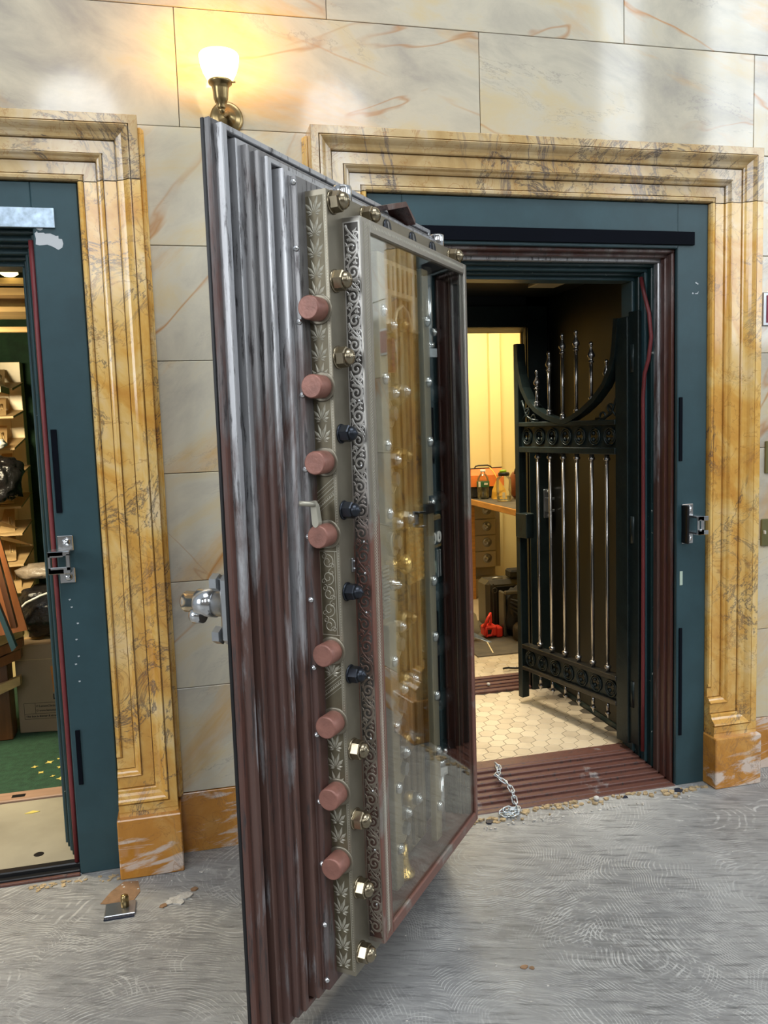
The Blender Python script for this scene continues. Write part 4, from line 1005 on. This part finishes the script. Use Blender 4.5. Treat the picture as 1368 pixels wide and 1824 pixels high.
# switch plates and a sign at the right edge of the picture
def plate(nm, x0, x1, z0, z1, m, lb, cat, tog=None):
    T = thing(nm, lb, cat, ((x0+x1)/2, 0, z0)); B((x0, -.010, z0), (x1, -.001, z1), .003).build('cover_plate', m, T)
    if tog:
        mb = MB(); mb.box((tog, -.022, (z0+z1)/2-.006), (tog+.006, -.008, (z0+z1)/2+.010), .002); mb.build('toggle', 'white', T)
plate('switch_plate', 2.462, 2.54, 1.335, 1.475, 'olivebrass', 'pale olive blank plate on marble beside the right casing, upper of two', 'switch plate')
plate('switch_plate', 2.447, 2.535, 1.015, 1.135, 'olivebrass', 'olive brass switch plate with small white toggle, lower of two', 'switch plate', 2.456)
T = thing('wall_sign', 'grey framed sign with maroon face on marble beside the moulded casing', 'sign', (2.52, 0, 1.96)); B((2.435, -.014, 1.965), (2.64, -.001, 2.105), .003).build('sign_frame', 'chromedull', T); B((2.452, -.016, 1.978), (2.63, -.013, 2.092)).build('sign_face', 'maroon', T)

# ---- things in the inner room
CT = thing('counter', 'orange oak counter with dark top in the yellow inner room', 'counter', (2.7, 2.8, .12))
B((2.285, 2.05, .955), (3.04, 3.42, .972), .003).build('counter_top', 'rubbermat', CT); B((2.272, 2.05, .925), (2.292, 3.42, .970), .003).build('edge_band', 'wood', CT)
B((2.30, 3.36, .12), (2.335, 3.42, .93), .002).build('leg', 'wood', CT); B((2.95, 2.06, .12), (3.04, 3.42, .93), .002).build('side_panel', 'darkwood', CT)
CB = thing('drawer_cabinet', 'beige steel drawer cabinet with round dial knobs under the counter', 'cabinet', (2.45, 3.58, .12))
cab = MB(); cab.box((2.33, 3.47, .365), (2.60, 3.69, .92), .003); cab.box((2.31, 3.43, .12), (2.60, 3.69, .275), .004); cab.box((2.345, 3.60, .27), (2.60, 3.69, .37)); cab.build('cabinet_body', 'cabinet', CB)
B((2.31, 3.43, .275), (2.32, 3.69, .36)).build('side_post', 'cabinet', CB)
for i in range(4):
    z0 = .372+.137*i; d = B((2.337, 3.452, z0), (2.553, 3.472, z0+.131), .003).build('drawer', 'cabinet', CB)
    mb = MB(); mb.lathe((2.473, 3.452, z0+.072), (0, -1, 0), [(.040, 0), (.040, .004), (.033, .008), (.030, .006), (.027, .014), (.016, .016), (.014, .028), (.003, .030)], 24); mb.build('dial_knob', 'chromedull', d)
WBt = thing('water_bottle', 'small clear water bottle with white cap and green label on the counter', 'bottle', (2.368, 3.237, .972))
x, y = 2.368, 3.237
MB().lathe((x, y, .972), (0, 0, 1), [(0.0426, .001), (0.0483, .006), (0.0469, .05), (0.0497, .06), (0.0469, .10), (0.0483, .15), (0.0426, .178), (0.0284, .198), (0.0192, .208), (0.0192, .222)], 24).build('bottle_body', 'clear', WBt)
MB().lathe((x, y, .974), (0, 0, 1), [(0.0398, .001), (0.0440, .008), (0.0440, .098), (0.0001, .0985)], 20).build('water', 'water', WBt)
MB().lathe((x, y, .972), (0, 0, 1), [(0.0511, .098), (0.0514, .100), (0.0514, .142), (0.0511, .144)], 24).build('label_band', 'labelgreen', WBt)
mb = MB(); mb.prism([(x-.012, y-.052, 1.090), (x+.020, y-.0505, 1.088), (x+.022, y-.050, 1.104), (x-.008, y-.0525, 1.106)], (0, -.001, 0)); mb.build('label_panel', 'white', WBt, fix=True); mb = MB(); mb.prism([(x-.0475, y-.022, 1.072), (x-.036, y-.040, 1.072), (x-.036, y-.040, 1.115), (x-.0475, y-.022, 1.115)], (-.001, -.001, 0)); mb.build('label_panel', 'white', WBt, fix=True)
MB().lathe((x, y, 1.192), (0, 0, 1), [(0.0220, 0), (0.0227, .002), (0.0220, .017), (0.0192, .019)], 20).build('cap', 'white', WBt)
SB = thing('sports_bottle', 'wide clear drinking bottle with lime and black lid on the counter', 'bottle', (2.440, 2.966, .972))
x, y = 2.440, 2.966
MB().lathe((x, y, .972), (0, 0, 1), [(0.0500, .001), (0.0575, .008), (0.0587, .05), (0.0562, .065), (0.0594, .08), (0.0587, .165), (0.0550, .182), (0.0425, .192), (0.0400, .205)], 24).build('bottle_body', 'clear', SB)
MB().lathe((x, y, .975), (0, 0, 1), [(0.0500, .001), (0.0525, .006), (0.0525, .035), (0.0001, .0355)], 20).build('water', 'water', SB)
MB().lathe((x, y, 1.172), (0, 0, 1), [(0.0425, 0), (0.0450, .003), (0.0450, .022), (0.0375, .027)], 20).build('lid', 'blacksteel', SB)
MB().lathe((x-.010, y-.01, 1.198), (0, 0, 1), [(0.0275, 0), (0.0275, .016), (0.0225, .020)], 16).build('lid_cap', 'limecap', SB)
mb = MB(); mb.prism([(x-.034, y-.051, 1.0), (x-.014, y-.059, 1.0), (x-.014, y-.059, 1.045), (x-.034, y-.051, 1.045)], (0, -.001, 0)); mb.build('label_panel', 'white', SB, fix=True)
TBg = thing('tool_bag', 'orange and black tool bag with black handle on the counter behind the water bottle', 'bag', (2.50, 3.36, .972))
mb = MB(); mb.box((2.24+.05, 3.29, .973), (2.57, 3.41, 1.07), .012); mb.build('bag_base', 'fabric', TBg)
mb = MB(); mb.loft([[(2.285, 3.285, 1.068), (2.57, 3.285, 1.068), (2.57, 3.415, 1.068), (2.285, 3.415, 1.068)], [(2.285, 3.29, 1.16), (2.57, 3.29, 1.16), (2.57, 3.41, 1.16), (2.285, 3.41, 1.16)], [(2.30, 3.325, 1.215), (2.56, 3.325, 1.215), (2.56, 3.375, 1.215), (2.30, 3.375, 1.215)]], True)
mb.add([(2.30, 3.325, 1.215), (2.56, 3.325, 1.215), (2.56, 3.375, 1.215), (2.30, 3.375, 1.215)], [(0, 1, 2, 3)]); mb.build('bag_upper', 'orangecloth', TBg, fix=True)
mb = MB(); mb.tube([(2.335, 3.345, 1.213), (2.345, 3.345, 1.232), (2.37, 3.345, 1.238), (2.45, 3.345, 1.238), (2.475, 3.345, 1.228), (2.49, 3.345, 1.21)], .006, 8); mb.tube([(2.29, 3.325, 1.216), (2.57, 3.325, 1.218)], .004, 6); mb.build('bag_handle', 'fabric', TBg)
mb = MB(); mb.loft([[(2.415, 3.14, .974), (2.52, 3.10, .974), (2.54, 3.20, .974), (2.43, 3.22, .974)], [(2.420, 3.14, 1.03), (2.515, 3.12, 1.05), (2.53, 3.18, 1.05), (2.43, 3.20, 1.04)], [(2.452, 3.15, 1.125), (2.475, 3.145, 1.125), (2.475, 3.165, 1.125), (2.455, 3.165, 1.125)]], True)
PT = thing('tool_pouch', 'small yellow cloth pouch with hanging strap between the two bottles', 'pouch', (2.47, 3.16, .972)); mb.build('pouch_body', 'yellowcloth', PT)
MB().tube([(2.463, 3.155, 1.12), (2.455, 3.18, 1.16), (2.44, 3.21, 1.20), (2.425, 3.23, 1.225)], .005, 6).build('pouch_strap', 'yellowcloth', PT)
LB_ = thing('leather_bag', 'brown leather bag with black strap on the counter right of the bottles', 'bag', (2.60, 3.05, .972))
blob(2.62, 3.08, 1.09, .085, .06, .115, 4, .12, 2, 3, .973).build('bag_body', 'leather', LB_)
MB().tube([(2.56, 3.03, 1.18), (2.555, 3.0, 1.215), (2.575, 2.99, 1.235), (2.60, 3.0, 1.215), (2.61, 3.03, 1.18)], .009, 8).build('bag_strap', 'fabric', LB_)
PB = thing('paper_box', 'cream box with overhanging lid on the counter beside the gate edge', 'box', (2.42, 2.45, .972))
B((2.385, 2.42, .972), (2.52, 2.55, 1.065), .002).build('box_body', 'paper', PB); B((2.370, 2.405, 1.064), (2.535, 2.565, 1.092), .002).build('box_lid', 'paper', PB); B((2.40, 2.43, 1.093), (2.49, 2.53, 1.130), .002).build('box_top', 'paper', PB)

SU = thing('suitcase', 'charcoal hard-shell suitcase standing on the floor of the inner room', 'suitcase', (2.13, 2.40, .12))
sb = B((2.030, 2.30, .135), (2.30, 2.50, .480), .028).build('shell', 'suit', SU)
mb = MB(); mb.box((2.10, 2.292, .15), (2.29, 2.302, .44), .004); mb.build('front_panel', 'blacksteel', SU)
mb = MB()
for x in (2.05, 2.075): mb.box((x, 2.294, .15), (x+.010, 2.302, .465), .003)
mb.build('shell_ribs', 'suit', SU)
MB().tube([(2.10, 2.36, .478), (2.10, 2.36, .490), (2.17, 2.36, .490), (2.17, 2.36, .478)], .006, 8).build('carry_handle', 'chromedull', SU)
MB().tube([(2.085+.018*cos(a), 2.286, .415+.018*sin(a)) for a in [2*pi*i/16 for i in range(16)]], .004, 6, True).build('ring', 'suit', SU)
for x in (2.06, 2.26): MB().cyl((x-.01, 2.33, .137), (x+.01, 2.33, .137), .017, 12).build('wheel', 'blacksteel', SU)
DB = thing('duffel_bag', 'slumped black fabric bag with folds leaning beside the suitcase', 'bag', (2.20, 2.12, .12))
blob(2.215, 2.14, .28, .12, .10, .175, 3, .22, 2.6, 4, .1205).build('bag_body', 'fabric', DB)
mb = MB()
for k in range(4): mb.tube([(2.10, 2.035+.005*k, .40-.02*k), (2.15, 2.02, .385-.03*k), (2.20, 2.02, .40-.025*k), (2.26, 2.04, .41-.02*k)], [.006, .009, .008, .005], 8)
mb.build('bag_folds', 'fabric', DB)
mb = MB(); mb.box((2.078, 2.10, .13), (2.098, 2.20, .435), .006); mb.box((2.078, 2.06, .425), (2.26, 2.10, .450), .005); mb.build('bag_frame', 'suit', DB)
one('small_sack', blob(2.16, 1.985, .185, .060, .055, .068, 8, .15, 2, 3, .1205), 'brownfabric', 'small brown sack slumped against the black bag', 'sack', (2.16, 1.985, .12))
one('camera_bag', B((2.215, 2.30, .485), (2.36, 2.42, .545), .012), 'fabric', 'flat black pouch lying on top of the suitcase', 'pouch', (2.29, 2.36, .485))
RT = thing('red_power_tool', 'bright red plastic power tool lying in front of the suitcase', 'power tool', (2.0, 2.14, .12))
mb = MB(); mb.box((1.935, 2.10, .135), (2.03, 2.19, .215), .014); 
mb.build('tool_body', 'redplastic', RT)
mb = MB(); mb.tube([(1.935, 2.115, .20), (1.965, 2.115, .262), (1.985, 2.12, .295), (1.992, 2.13, .24), (1.975, 2.12, .205)], .011, 8); mb.tube([(1.945, 2.098, .145), (1.950, 2.098, .205), (1.995, 2.098, .200), (1.985, 2.098, .150), (1.945, 2.098, .145)], .008, 8); mb.build('tool_grip', 'redplastic', RT)
B((1.958, 2.097, .158), (1.985, 2.101, .190), .001).build('tool_vent', 'blacksteel', RT)
B((2.025, 2.10, .125), (2.07, 2.18, .20), .01).build('battery_pack', 'redplastic', RT)
SW = thing('hand_saw', 'grey and white hand saw leaning behind the door edge by the red tool', 'saw', (1.88, 2.12, .12))
mb = MB(); mb.prism([(1.845, 2.10, .33), (1.875, 2.10, .305), (1.905, 2.10, .19), (1.88, 2.10, .15), (1.84, 2.10, .20)], (0, .02, 0)); mb.build('saw_handle', 'chromedull', SW, fix=True)
mb = MB(); mb.prism([(1.84, 2.075, .19), (1.955, 2.00, .124), (1.945, 2.0, .121), (1.84, 2.07, .160)], (.002, .006, 0)); mb.build('saw_blade', 'galv', SW, fix=True)
RM = thing('floor_mat', 'worn grey rubber mat on the cream tile floor of the inner room', 'mat', (2.1, 2.0, .12))
B((1.745, 1.715, .1215), (2.95, 2.62, .1275), .002).build('mat_sheet', 'rubbermat', RM)
mb = MB(); mb.prism([(1.925, 2.05, .1276), (1.933, 2.05, .1276), (1.868, 1.76, .1276), (1.860, 1.76, .1276)][::-1], (0, 0, .0006)); mb.build('paint_line', 'paper', RM, fix=True)
mb = MB(); mb.tube([(1.79, 1.40, .133), (1.80, 1.38, .142), (1.82, 1.385, .140), (1.83, 1.40, .133), (1.86, 1.39, .132), (1.88, 1.385, .132)], .006, 8)
one('cable_scrap', mb, 'blacksteel', 'small black cable scrap lying on the inner sill', 'cable', (1.82, 1.39, .13))
one('plaster_chip', blob(1.625, 1.215, .112, .010, .008, .009, 2, .3, 2, 2), 'plaster', 'white plaster chip on the inner brown sill', 'chip', (1.625, 1.215, .10))

# ---- things in the green-carpeted store room
SH = thing('shelf_unit', 'cream steel pigeonhole shelving with sloping trays in the green-carpeted store room', 'shelving', (-1.5, 2.4, .03))
XR = -.925
B((-2.2, 2.50, .03), (XR-.02, 2.61, 2.06), .002).build('back_panel', 'cream_enamel', SH)
for i in range(8):
    z = .72+i*.172
    mb = MB(); x1 = XR-.006*((i*3) % 4)
    mb.prism([(-2.2, 2.12, z-.06), (x1, 2.12, z-.045-.012*(i % 2)), (x1, 2.50, z), (-2.2, 2.50, z)], (0, 0, .012)); mb.build('tray', 'manila', SH, fix=True)
    for j in range(3):
        xx = x1-.05-.14*j
        mb = MB(); mb.prism([(xx, 2.18, z-.030), (xx-.085, 2.16, z-.030), (xx-.105, 2.46, z+.085), (xx-.045, 2.46, z+.085)], (.0, .004, .004)); dv = mb.build('divider', 'manila', SH, fix=True)
        mb = MB(); mb.tube([(xx-.045, 2.262, z+.010), (xx-.060, 2.34, z+.045), (xx-.05, 2.345, z+.047), (xx-.033, 2.27, z+.010)], .003, 6, True); mb.build('divider_slot', 'cream_enamel', dv)
for xx in (-1.02, -1.19): B((xx-.001, 2.497, .1), (xx+.001, 2.501, 2.0)).build('seam', 'manila', SH)
LT = thing('timber_rack', 'pale varnished wooden rack slats under the ceiling of the green-carpeted store room', 'rack', (-1.2, 1.2, 1.95))
for y0, y1, z0, z1 in ((.95, 1.0, 2.277, 2.305), (1.0, 1.37, 2.237, 2.270), (.98, 1.25, 2.160, 2.183), (1.0, 1.04, 2.073, 2.096)):
    B((-2.3, y0, z0), (-.46, y1, z1), .002).build('slat', 'palewood', LT)
mb = MB(); mb.prism([(-.93, 1.78, 1.875), (-1.25, 1.78, 2.06), (-1.25, 1.78, 2.02), (-.93, 1.78, 1.84)], (0, .25, 0)); one('sloping_shelf', mb, 'palewood', 'sloping wooden shelf board above the cream trays, green-carpeted store room', 'shelf', (-1.1, 1.9, 1.85), fix=True)
ob = thing('ceiling_light', 'small white ceiling lamp glowing among the rack slats of the green-carpeted store room', 'lamp', (-.69, .90, 2.29))
MB().lathe((-.69, .90, 2.33), (0, 0, -1), [(.03, 0), (.035, .006), (.038, .018), (.022, .028), (.0001, .032)], 20).build('lamp_glass', 'shade', ob); MB().cyl((-.69, .90, 2.33), (-.69, .90, 2.49), .006, 10).build('lamp_stem', 'chromedull', ob)

BX = thing('cardboard_box', 'tall brown cardboard box with orange print and a printed label, green-carpeted store room', 'box', (-.80, 1.60, .033))
BX.rotation_euler = (0, 0, radians(-9)); ORG[BX.name] = Vector((0, 0, 0)); BX.location = (-.912, 1.487, .033)
mb = MB(); mb.box((0, 0, 0), (.36, .27, .478), .004); bb = mb.build('carton', 'card', BX)
mb = MB(); mb.box((.0, -.001, .395), (.36, .0, .397)); mb.box((.01, .12, .4775), (.35, .16, .4795)); mb.build('flap_crease', 'manila', BX)
mb = MB(); mb.prism([(.188, -.0006, .215), (.25, -.0006, .22), (.25, -.0006, .36), (.181, -.0006, .356)], (0, -.0006, 0)); mb.build('orange_mark', 'orangeink', BX, fix=True)
mb = MB()
for k in range(2): mb.prism([(.190, -.0013, .254+.018*k), (.25, -.0013, .282+.018*k), (.25, -.0013, .285+.018*k), (.190, -.0013, .258+.018*k)], (0, -.0003, 0))
mb.build('mark_stripe', 'card', BX, fix=True)
mb = MB()
for a, c in (((.030, .160), (.36, .1612)), ((.030, .102), (.36, .1032)), ((.030, .074), (.36, .0752)), ((.030, .074), (.0312, .161)), ((.088, .102), (.0892, .161))): mb.box((a[0], -.0012, a[1]), (c[0], 0, c[1]))
mb.build('label_frame', 'ink', BX)
def text(body, size, loc, parent, m='ink', bold=0, name='lettering'):
    cu = bpy.data.curves.new(name, 'FONT'); cu.body = body; cu.size = size; cu.extrude = .0004; cu.offset = bold
    t = bpy.data.objects.new(name, cu); C.objects.link(t); bpy.context.view_layer.update()
    me = bpy.data.meshes.new_from_object(t.evaluated_get(bpy.context.evaluated_depsgraph_get())); bpy.data.objects.remove(t)
    me.materials.clear(); me.materials.append(M[m]); o = bpy.data.objects.new(name, me); C.objects.link(o)
    o.parent = parent; o.location = loc; o.rotation_euler = (radians(90), 0, 0); return o
text('LA', .040, (.183, -.0008, .178), BX, bold=.0012); text('LemonClimbing', .0155, (.108, -.0008, .138), BX, bold=.0002); text('www.lemonclimb', .0155, (.108, -.0008, .114), BX, bold=.0002)
text('This box is thinner & stronger than', .0145, (.038, -.0008, .084), BX, bold=.0003)
mb = MB()
for z in (.141, .117): mb.tube([(.098+.0045*cos(a), -.0008, z+.0025+.0045*sin(a)) for a in [2*pi*i/12 for i in range(12)]], .0009, 5, True)
mb.build('icon', 'ink', BX)
one('plastic_bag', blob(-.735, 1.62, .660, .165, .12, .135, 11, .20, 2.2, 4, .512), 'plastic', 'bulging black plastic bag sitting on top of the cardboard box', 'bag', (-.735, 1.62, .512))
one('grey_wrap', blob(-.745, 1.68, .862, .150, .10, .045, 21, .30, 2.4, 3, .84), 'silver', 'crumpled grey-brown wrap on top of the black plastic bag', 'wrap', (-.745, 1.68, .81))
one('white_cable', MB().tube([(-.90, 1.47, .515), (-.908, 1.47, .60), (-.880, 1.47, .69), (-.83, 1.47, .735), (-.76, 1.475, .765), (-.70, 1.50, .78)], .006, 8), 'white', 'white cable looped in front of the black plastic bag', 'cable', (-.89, 1.40, .5))
one('plastic_bag', blob(-1.02, 1.965, 1.365, .13, .095, .13, 31, .30, 2.6, 4), 'plastic', 'black plastic bag hanging on the cream trays with a white print patch', 'bag', (-1.02, 1.965, 1.24))
one('white_cloth', blob(-1.03, 2.06, 1.562, .055, .05, .030, 35, .3, 2.4, 3), 'white', 'small folded white cloth lying on a cream tray', 'cloth', (-1.03, 2.10, 1.52))
for i, (z, dx) in enumerate(((1.085, -.02), (.985, .03))):
    mb = MB(); rows = []
    for k in range(7):
        u = k/6; rows.append([(-1.20+dx, 2.0-.002*i, z+.07-.0*u), (-1.20+dx+u*.0, 2.0, z)])
    mb = MB(); P = [[(-1.15+dx+.25*u, 1.98+.05*v+.02*i, z+.06-.075*u*u-.03*v*math.sin(3*u)) for v in (0, .5, 1)] for u in [k/8 for k in range(9)]]
    mb.loft(P, False, True); mb.loft([[(x, y, zz-.003) for x, y, zz in r] for r in P][::-1], False, True)
    one('loose_sheet', mb, 'manila', ('curled manila sheet hanging over a cream tray above the leaning desk' if i == 0 else 'curled manila sheet hanging over a cream tray beside the green felt wall'), 'sheet', (-1.05+dx, 2.0, z))
WD = thing('wooden_desk', 'red-brown wooden drawer unit leaning in the green-carpeted store room', 'desk', (-1.2, 1.3, .033))
mb = MB(); mb.prism([(-1.6, 1.15, .55), (-1.6, 1.15, 1.12), (-.875, 1.15, 1.16), (-.775, 1.15, .66)], (0, .02, 0)); mb.build('back_board', 'redwood', WD, fix=True)
for i, (z, xr) in enumerate(((.555, -.845), (.50, -.85), (.44, -.862), (.30, -.875))):
    mb = MB(); mb.prism([(-1.6, 1.05, z-.20), (xr, 1.40, z+.02), (xr, 1.40, z+.065), (-1.6, 1.05, z-.12)], (0, .05, 0)); mb.build('ledge', 'palewood' if i in (0, 3) else 'redwood', WD, fix=True)
mb = MB(); mb.box((-1.6, 1.40, .033), (-.93, 1.52, .50), .004); mb.build('carcass', 'darkwood', WD)
one('green_board', MB().prism([(-.93, .98, 1.02), (-.915, .98, 1.02), (-.80, .98, .62), (-.82, .98, .60)], (0, .04, 0)), 'teal', 'thin pale green board leaning against the red-brown desk', 'board', (-.85, 1.0, .6), fix=True)
one('frame_stick', MB().prism([(-.90, 1.03, 1.16), (-.875, 1.03, 1.16), (-.80, 1.03, .70), (-.825, 1.03, .70)], (0, .04, 0)), 'darkwood', 'dark red-brown upright leaning beside the green board', 'board', (-.85, 1.03, .7), fix=True)
lv = [(-.62, .80), (-.66, .84), (-.60, 1.00), (-.70, 1.02), (-.66, 1.05), (-.76, .98), (-.58, .92), (-.64, .94), (-.72, .90), (-.60, .76)]
for i, (x, y) in enumerate(lv):
    a = rnd.uniform(0, 6); r = rnd.uniform(.010, .022)
    pts = [(x+r*(1 if k % 2 else .45)*cos(a+k*pi/4), y+r*(1 if k % 2 else .45)*sin(a+k*pi/4), .0332) for k in range(8)]
    one('dry_leaf', MB().prism(pts, (0, 0, .0015)), 'leafy', 'small yellow dry leaf scrap on the green carpet', 'leaf', (x, y, .033), 'yellow leaf scraps on the green carpet', fix=True)
one('dry_leaf', MB().prism([(-.72, .47, .0305), (-.69, .465, .0305), (-.66, .475, .0305), (-.69, .49, .0305)], (0, 0, .002)), 'leafy', 'single yellow leaf on the beige board inside the store room threshold', 'leaf', (-.69, .475, .03), fix=True)

# ---- on the hall floor
CH = thing('chain', 'short galvanised chain lying over the brown sill in a small heap', 'chain', (1.20, -.05, .005))
def bez(P, n):
    out = []
    for i in range(len(P)-1):
        p0, p1, p2, p3 = P[max(i-1, 0)], P[i], P[i+1], P[min(i+2, len(P)-1)]
        for k in range(n):
            u = k/n; out.append(.5*((2*p1)+(-p0+p2)*u+(2*p0-5*p1+4*p2-p3)*u*u+(-p0+3*p1-3*p2+p3)*u**3))
    return out+[P[-1]]
cp = [Vector(p) for p in ((1.275, .205, .092), (1.272, .165, .096), (1.255, .125, .086), (1.236, .100, .084), (1.262, .065, .070), (1.272, .025, .056), (1.268, -.015, .036), (1.262, -.045, .020), (1.262, -.078, .012), (1.225, -.085, .012), (1.195, -.070, .014), (1.18, -.095, .010), (1.21, -.115, .010), (1.245, -.105, .016), (1.25, -.085, .022), (1.21, -.080, .024), (1.19, -.095, .022))]
path = bez(cp, 24); acc = 0; pts = [path[0]]
for a, c in zip(path[:-1], path[1:]):
    acc += (c-a).length
    if acc > .027: pts.append(c); acc = 0
for i in range(len(pts)-1):
    a, c = pts[i], pts[i+1]; t = (c-a).normalized(); up = Vector((0, 0, 1)); s1 = t.cross(up).normalized(); s2 = s1.cross(t)
    e = s1 if i % 2 else (s1*.55+s2*.83); mid = (a+c)/2; L_, W_ = .0205, .0108
    lp = [mid+t*(L_-W_)*(1 if cos(q) > 0 else -1)+t*W_*cos(q)+e*W_*sin(q) for q in [2*pi*k/14+.01 for k in range(14)]]
    lp = [Vector((p.x, p.y, max(p.z, .003))) for p in lp]
    MB().tube(lp, .0028, 6, True).build('chain_link', 'zinc', CH)
SP = thing('floor_stud', 'rusty round-headed steel stud on a square plate in the cement floor', 'stud', (-.272, -.325, 0))
B((-.335, -.372, 0), (-.235, -.292, .008), .002).build('stud_plate', 'chromedull', SP); B((-.335, -.385, .0), (-.238, -.371, .006), .001).build('plate_edge', 'tar', SP)
MB().lathe((-.270, -.325, .006), (0, 0, 1), [(.0135, 0), (.0135, .034), (.0115, .040), (.006, .0435), (.00001, .0445)], 18).build('stud_pin', 'brass', SP)
mb = MB(); mb.prism([(-.355, -.275, .0005), (-.325, -.205, .0005), (-.285, -.150, .0005), (-.235, -.160, .0005), (-.225, -.235, .0005), (-.245, -.285, .0005), (-.30, -.285, .0005), (-.325, -.315, .0005), (-.33, -.285, .0005)][::-1], (0, 0, .0012))
one('rust_stain', mb, 'flake', 'thin brown glue residue on the cement behind the floor stud', 'residue', (-.29, -.23, 0), fix=True)
def heap(nm, m, pts, lb, cat, seed, th=.004, grp=None):
    mb = MB(); r_ = random.Random(seed)
    for (x, y, r) in pts:
        n = 7; a0 = r_.uniform(0, 6); P = [(x+r*r_.uniform(.55, 1.1)*cos(a0+2*pi*k/n), y+r*r_.uniform(.45, .9)*sin(a0+2*pi*k/n)) for k in range(n)]
        mb.prism([(p[0], p[1], .0004) for p in P], (0, 0, th*r_.uniform(.5, 1.2)))
    c0 = pts[0]; return one(nm, mb, m, lb, cat, (c0[0], c0[1], 0), grp, 'stuff' if len(pts) > 4 else None, fix=True)
heap('plaster_patch', 'plaster', [(-.105, -.325, .034), (-.07, -.31, .030), (-.09, -.345, .020), (-.125, -.335, .018)], 'broken white plaster patch on the cement near the orange marble plinth', 'plaster', 3)
heap('flake', 'flake', [(-.040, -.275, .018)], 'brown flake beside the white plaster patch', 'flake', 4); heap('flake', 'flake', [(-.145, -.350, .016)], 'brown flake at the front edge of the white plaster patch', 'flake', 5)
heap('flake', 'flake', [(.895, -.99, .014), (.915, -1.0, .010)], 'two small brown flakes on the open cement floor in front of the door', 'flake', 6, .003)
one('white_pebble', blob(1.612, -.075, .010, .012, .010, .010, 3, .15, 2, 2), 'plaster', 'small round white pebble in front of the brown sill', 'pebble', (1.612, -.075, 0))
crumbs = []
for i in range(150):
    x = rnd.uniform(1.0, 2.13); crumbs.append((x, -.062-abs(rnd.gauss(0, .022))-.03*max(0, math.sin(x*7)), rnd.uniform(.002, .016)))
heap('mortar_crumbs', 'crumb', crumbs, 'ochre and cream mortar crumbs along the foot of the brown sill', 'debris', 8, .007)
crumbs = [(rnd.uniform(1.0, 2.0), -.155-abs(rnd.gauss(0, .012)), rnd.uniform(.002, .008)) for i in range(45)]
heap('plaster_crumbs', 'plaster', crumbs, 'white plaster crumbs along the foot of the brown sill', 'debris', 9, .006)
crumbs = [(rnd.uniform(-.62, -.30), -.085-abs(rnd.gauss(0, .016)), rnd.uniform(.002, .012)) for i in range(50)]
heap('mortar_crumbs', 'crumb', crumbs, 'ochre mortar crumbs along the threshold of the store room doorway', 'debris', 10, .003)
crumbs = [(rnd.uniform(-.42, .5), -.02-abs(rnd.gauss(0, .05))-(.13 if x_ else 0), rnd.uniform(.002, .007)) for i in range(40) for x_ in (1,)]
heap('plaster_crumbs', 'plaster', crumbs, 'white plaster crumbs in front of the store room plinth', 'debris', 11, .003)
crumbs = [(rnd.uniform(-.9, 2.6), rnd.uniform(-1.7, -.2), rnd.uniform(.0015, .0045)) for i in range(110)]
heap('grit', 'plaster', crumbs, 'scattered tiny white grit over the cement floor', 'debris', 12, .002)
for i, (x, y, r, lb) in enumerate(((1.985, -.095, .024, 'blue-black tar scrap below the far end of the brown sill'), (1.74, -.085, .018, 'blue-black tar scrap near the middle of the brown sill'), (1.115, -.125, .020, 'blue-black tar scrap beside the foot of the chain'))):
    heap('tar_scrap', 'tar', [(x, y, r)], lb, 'scrap', 20+i, .005)
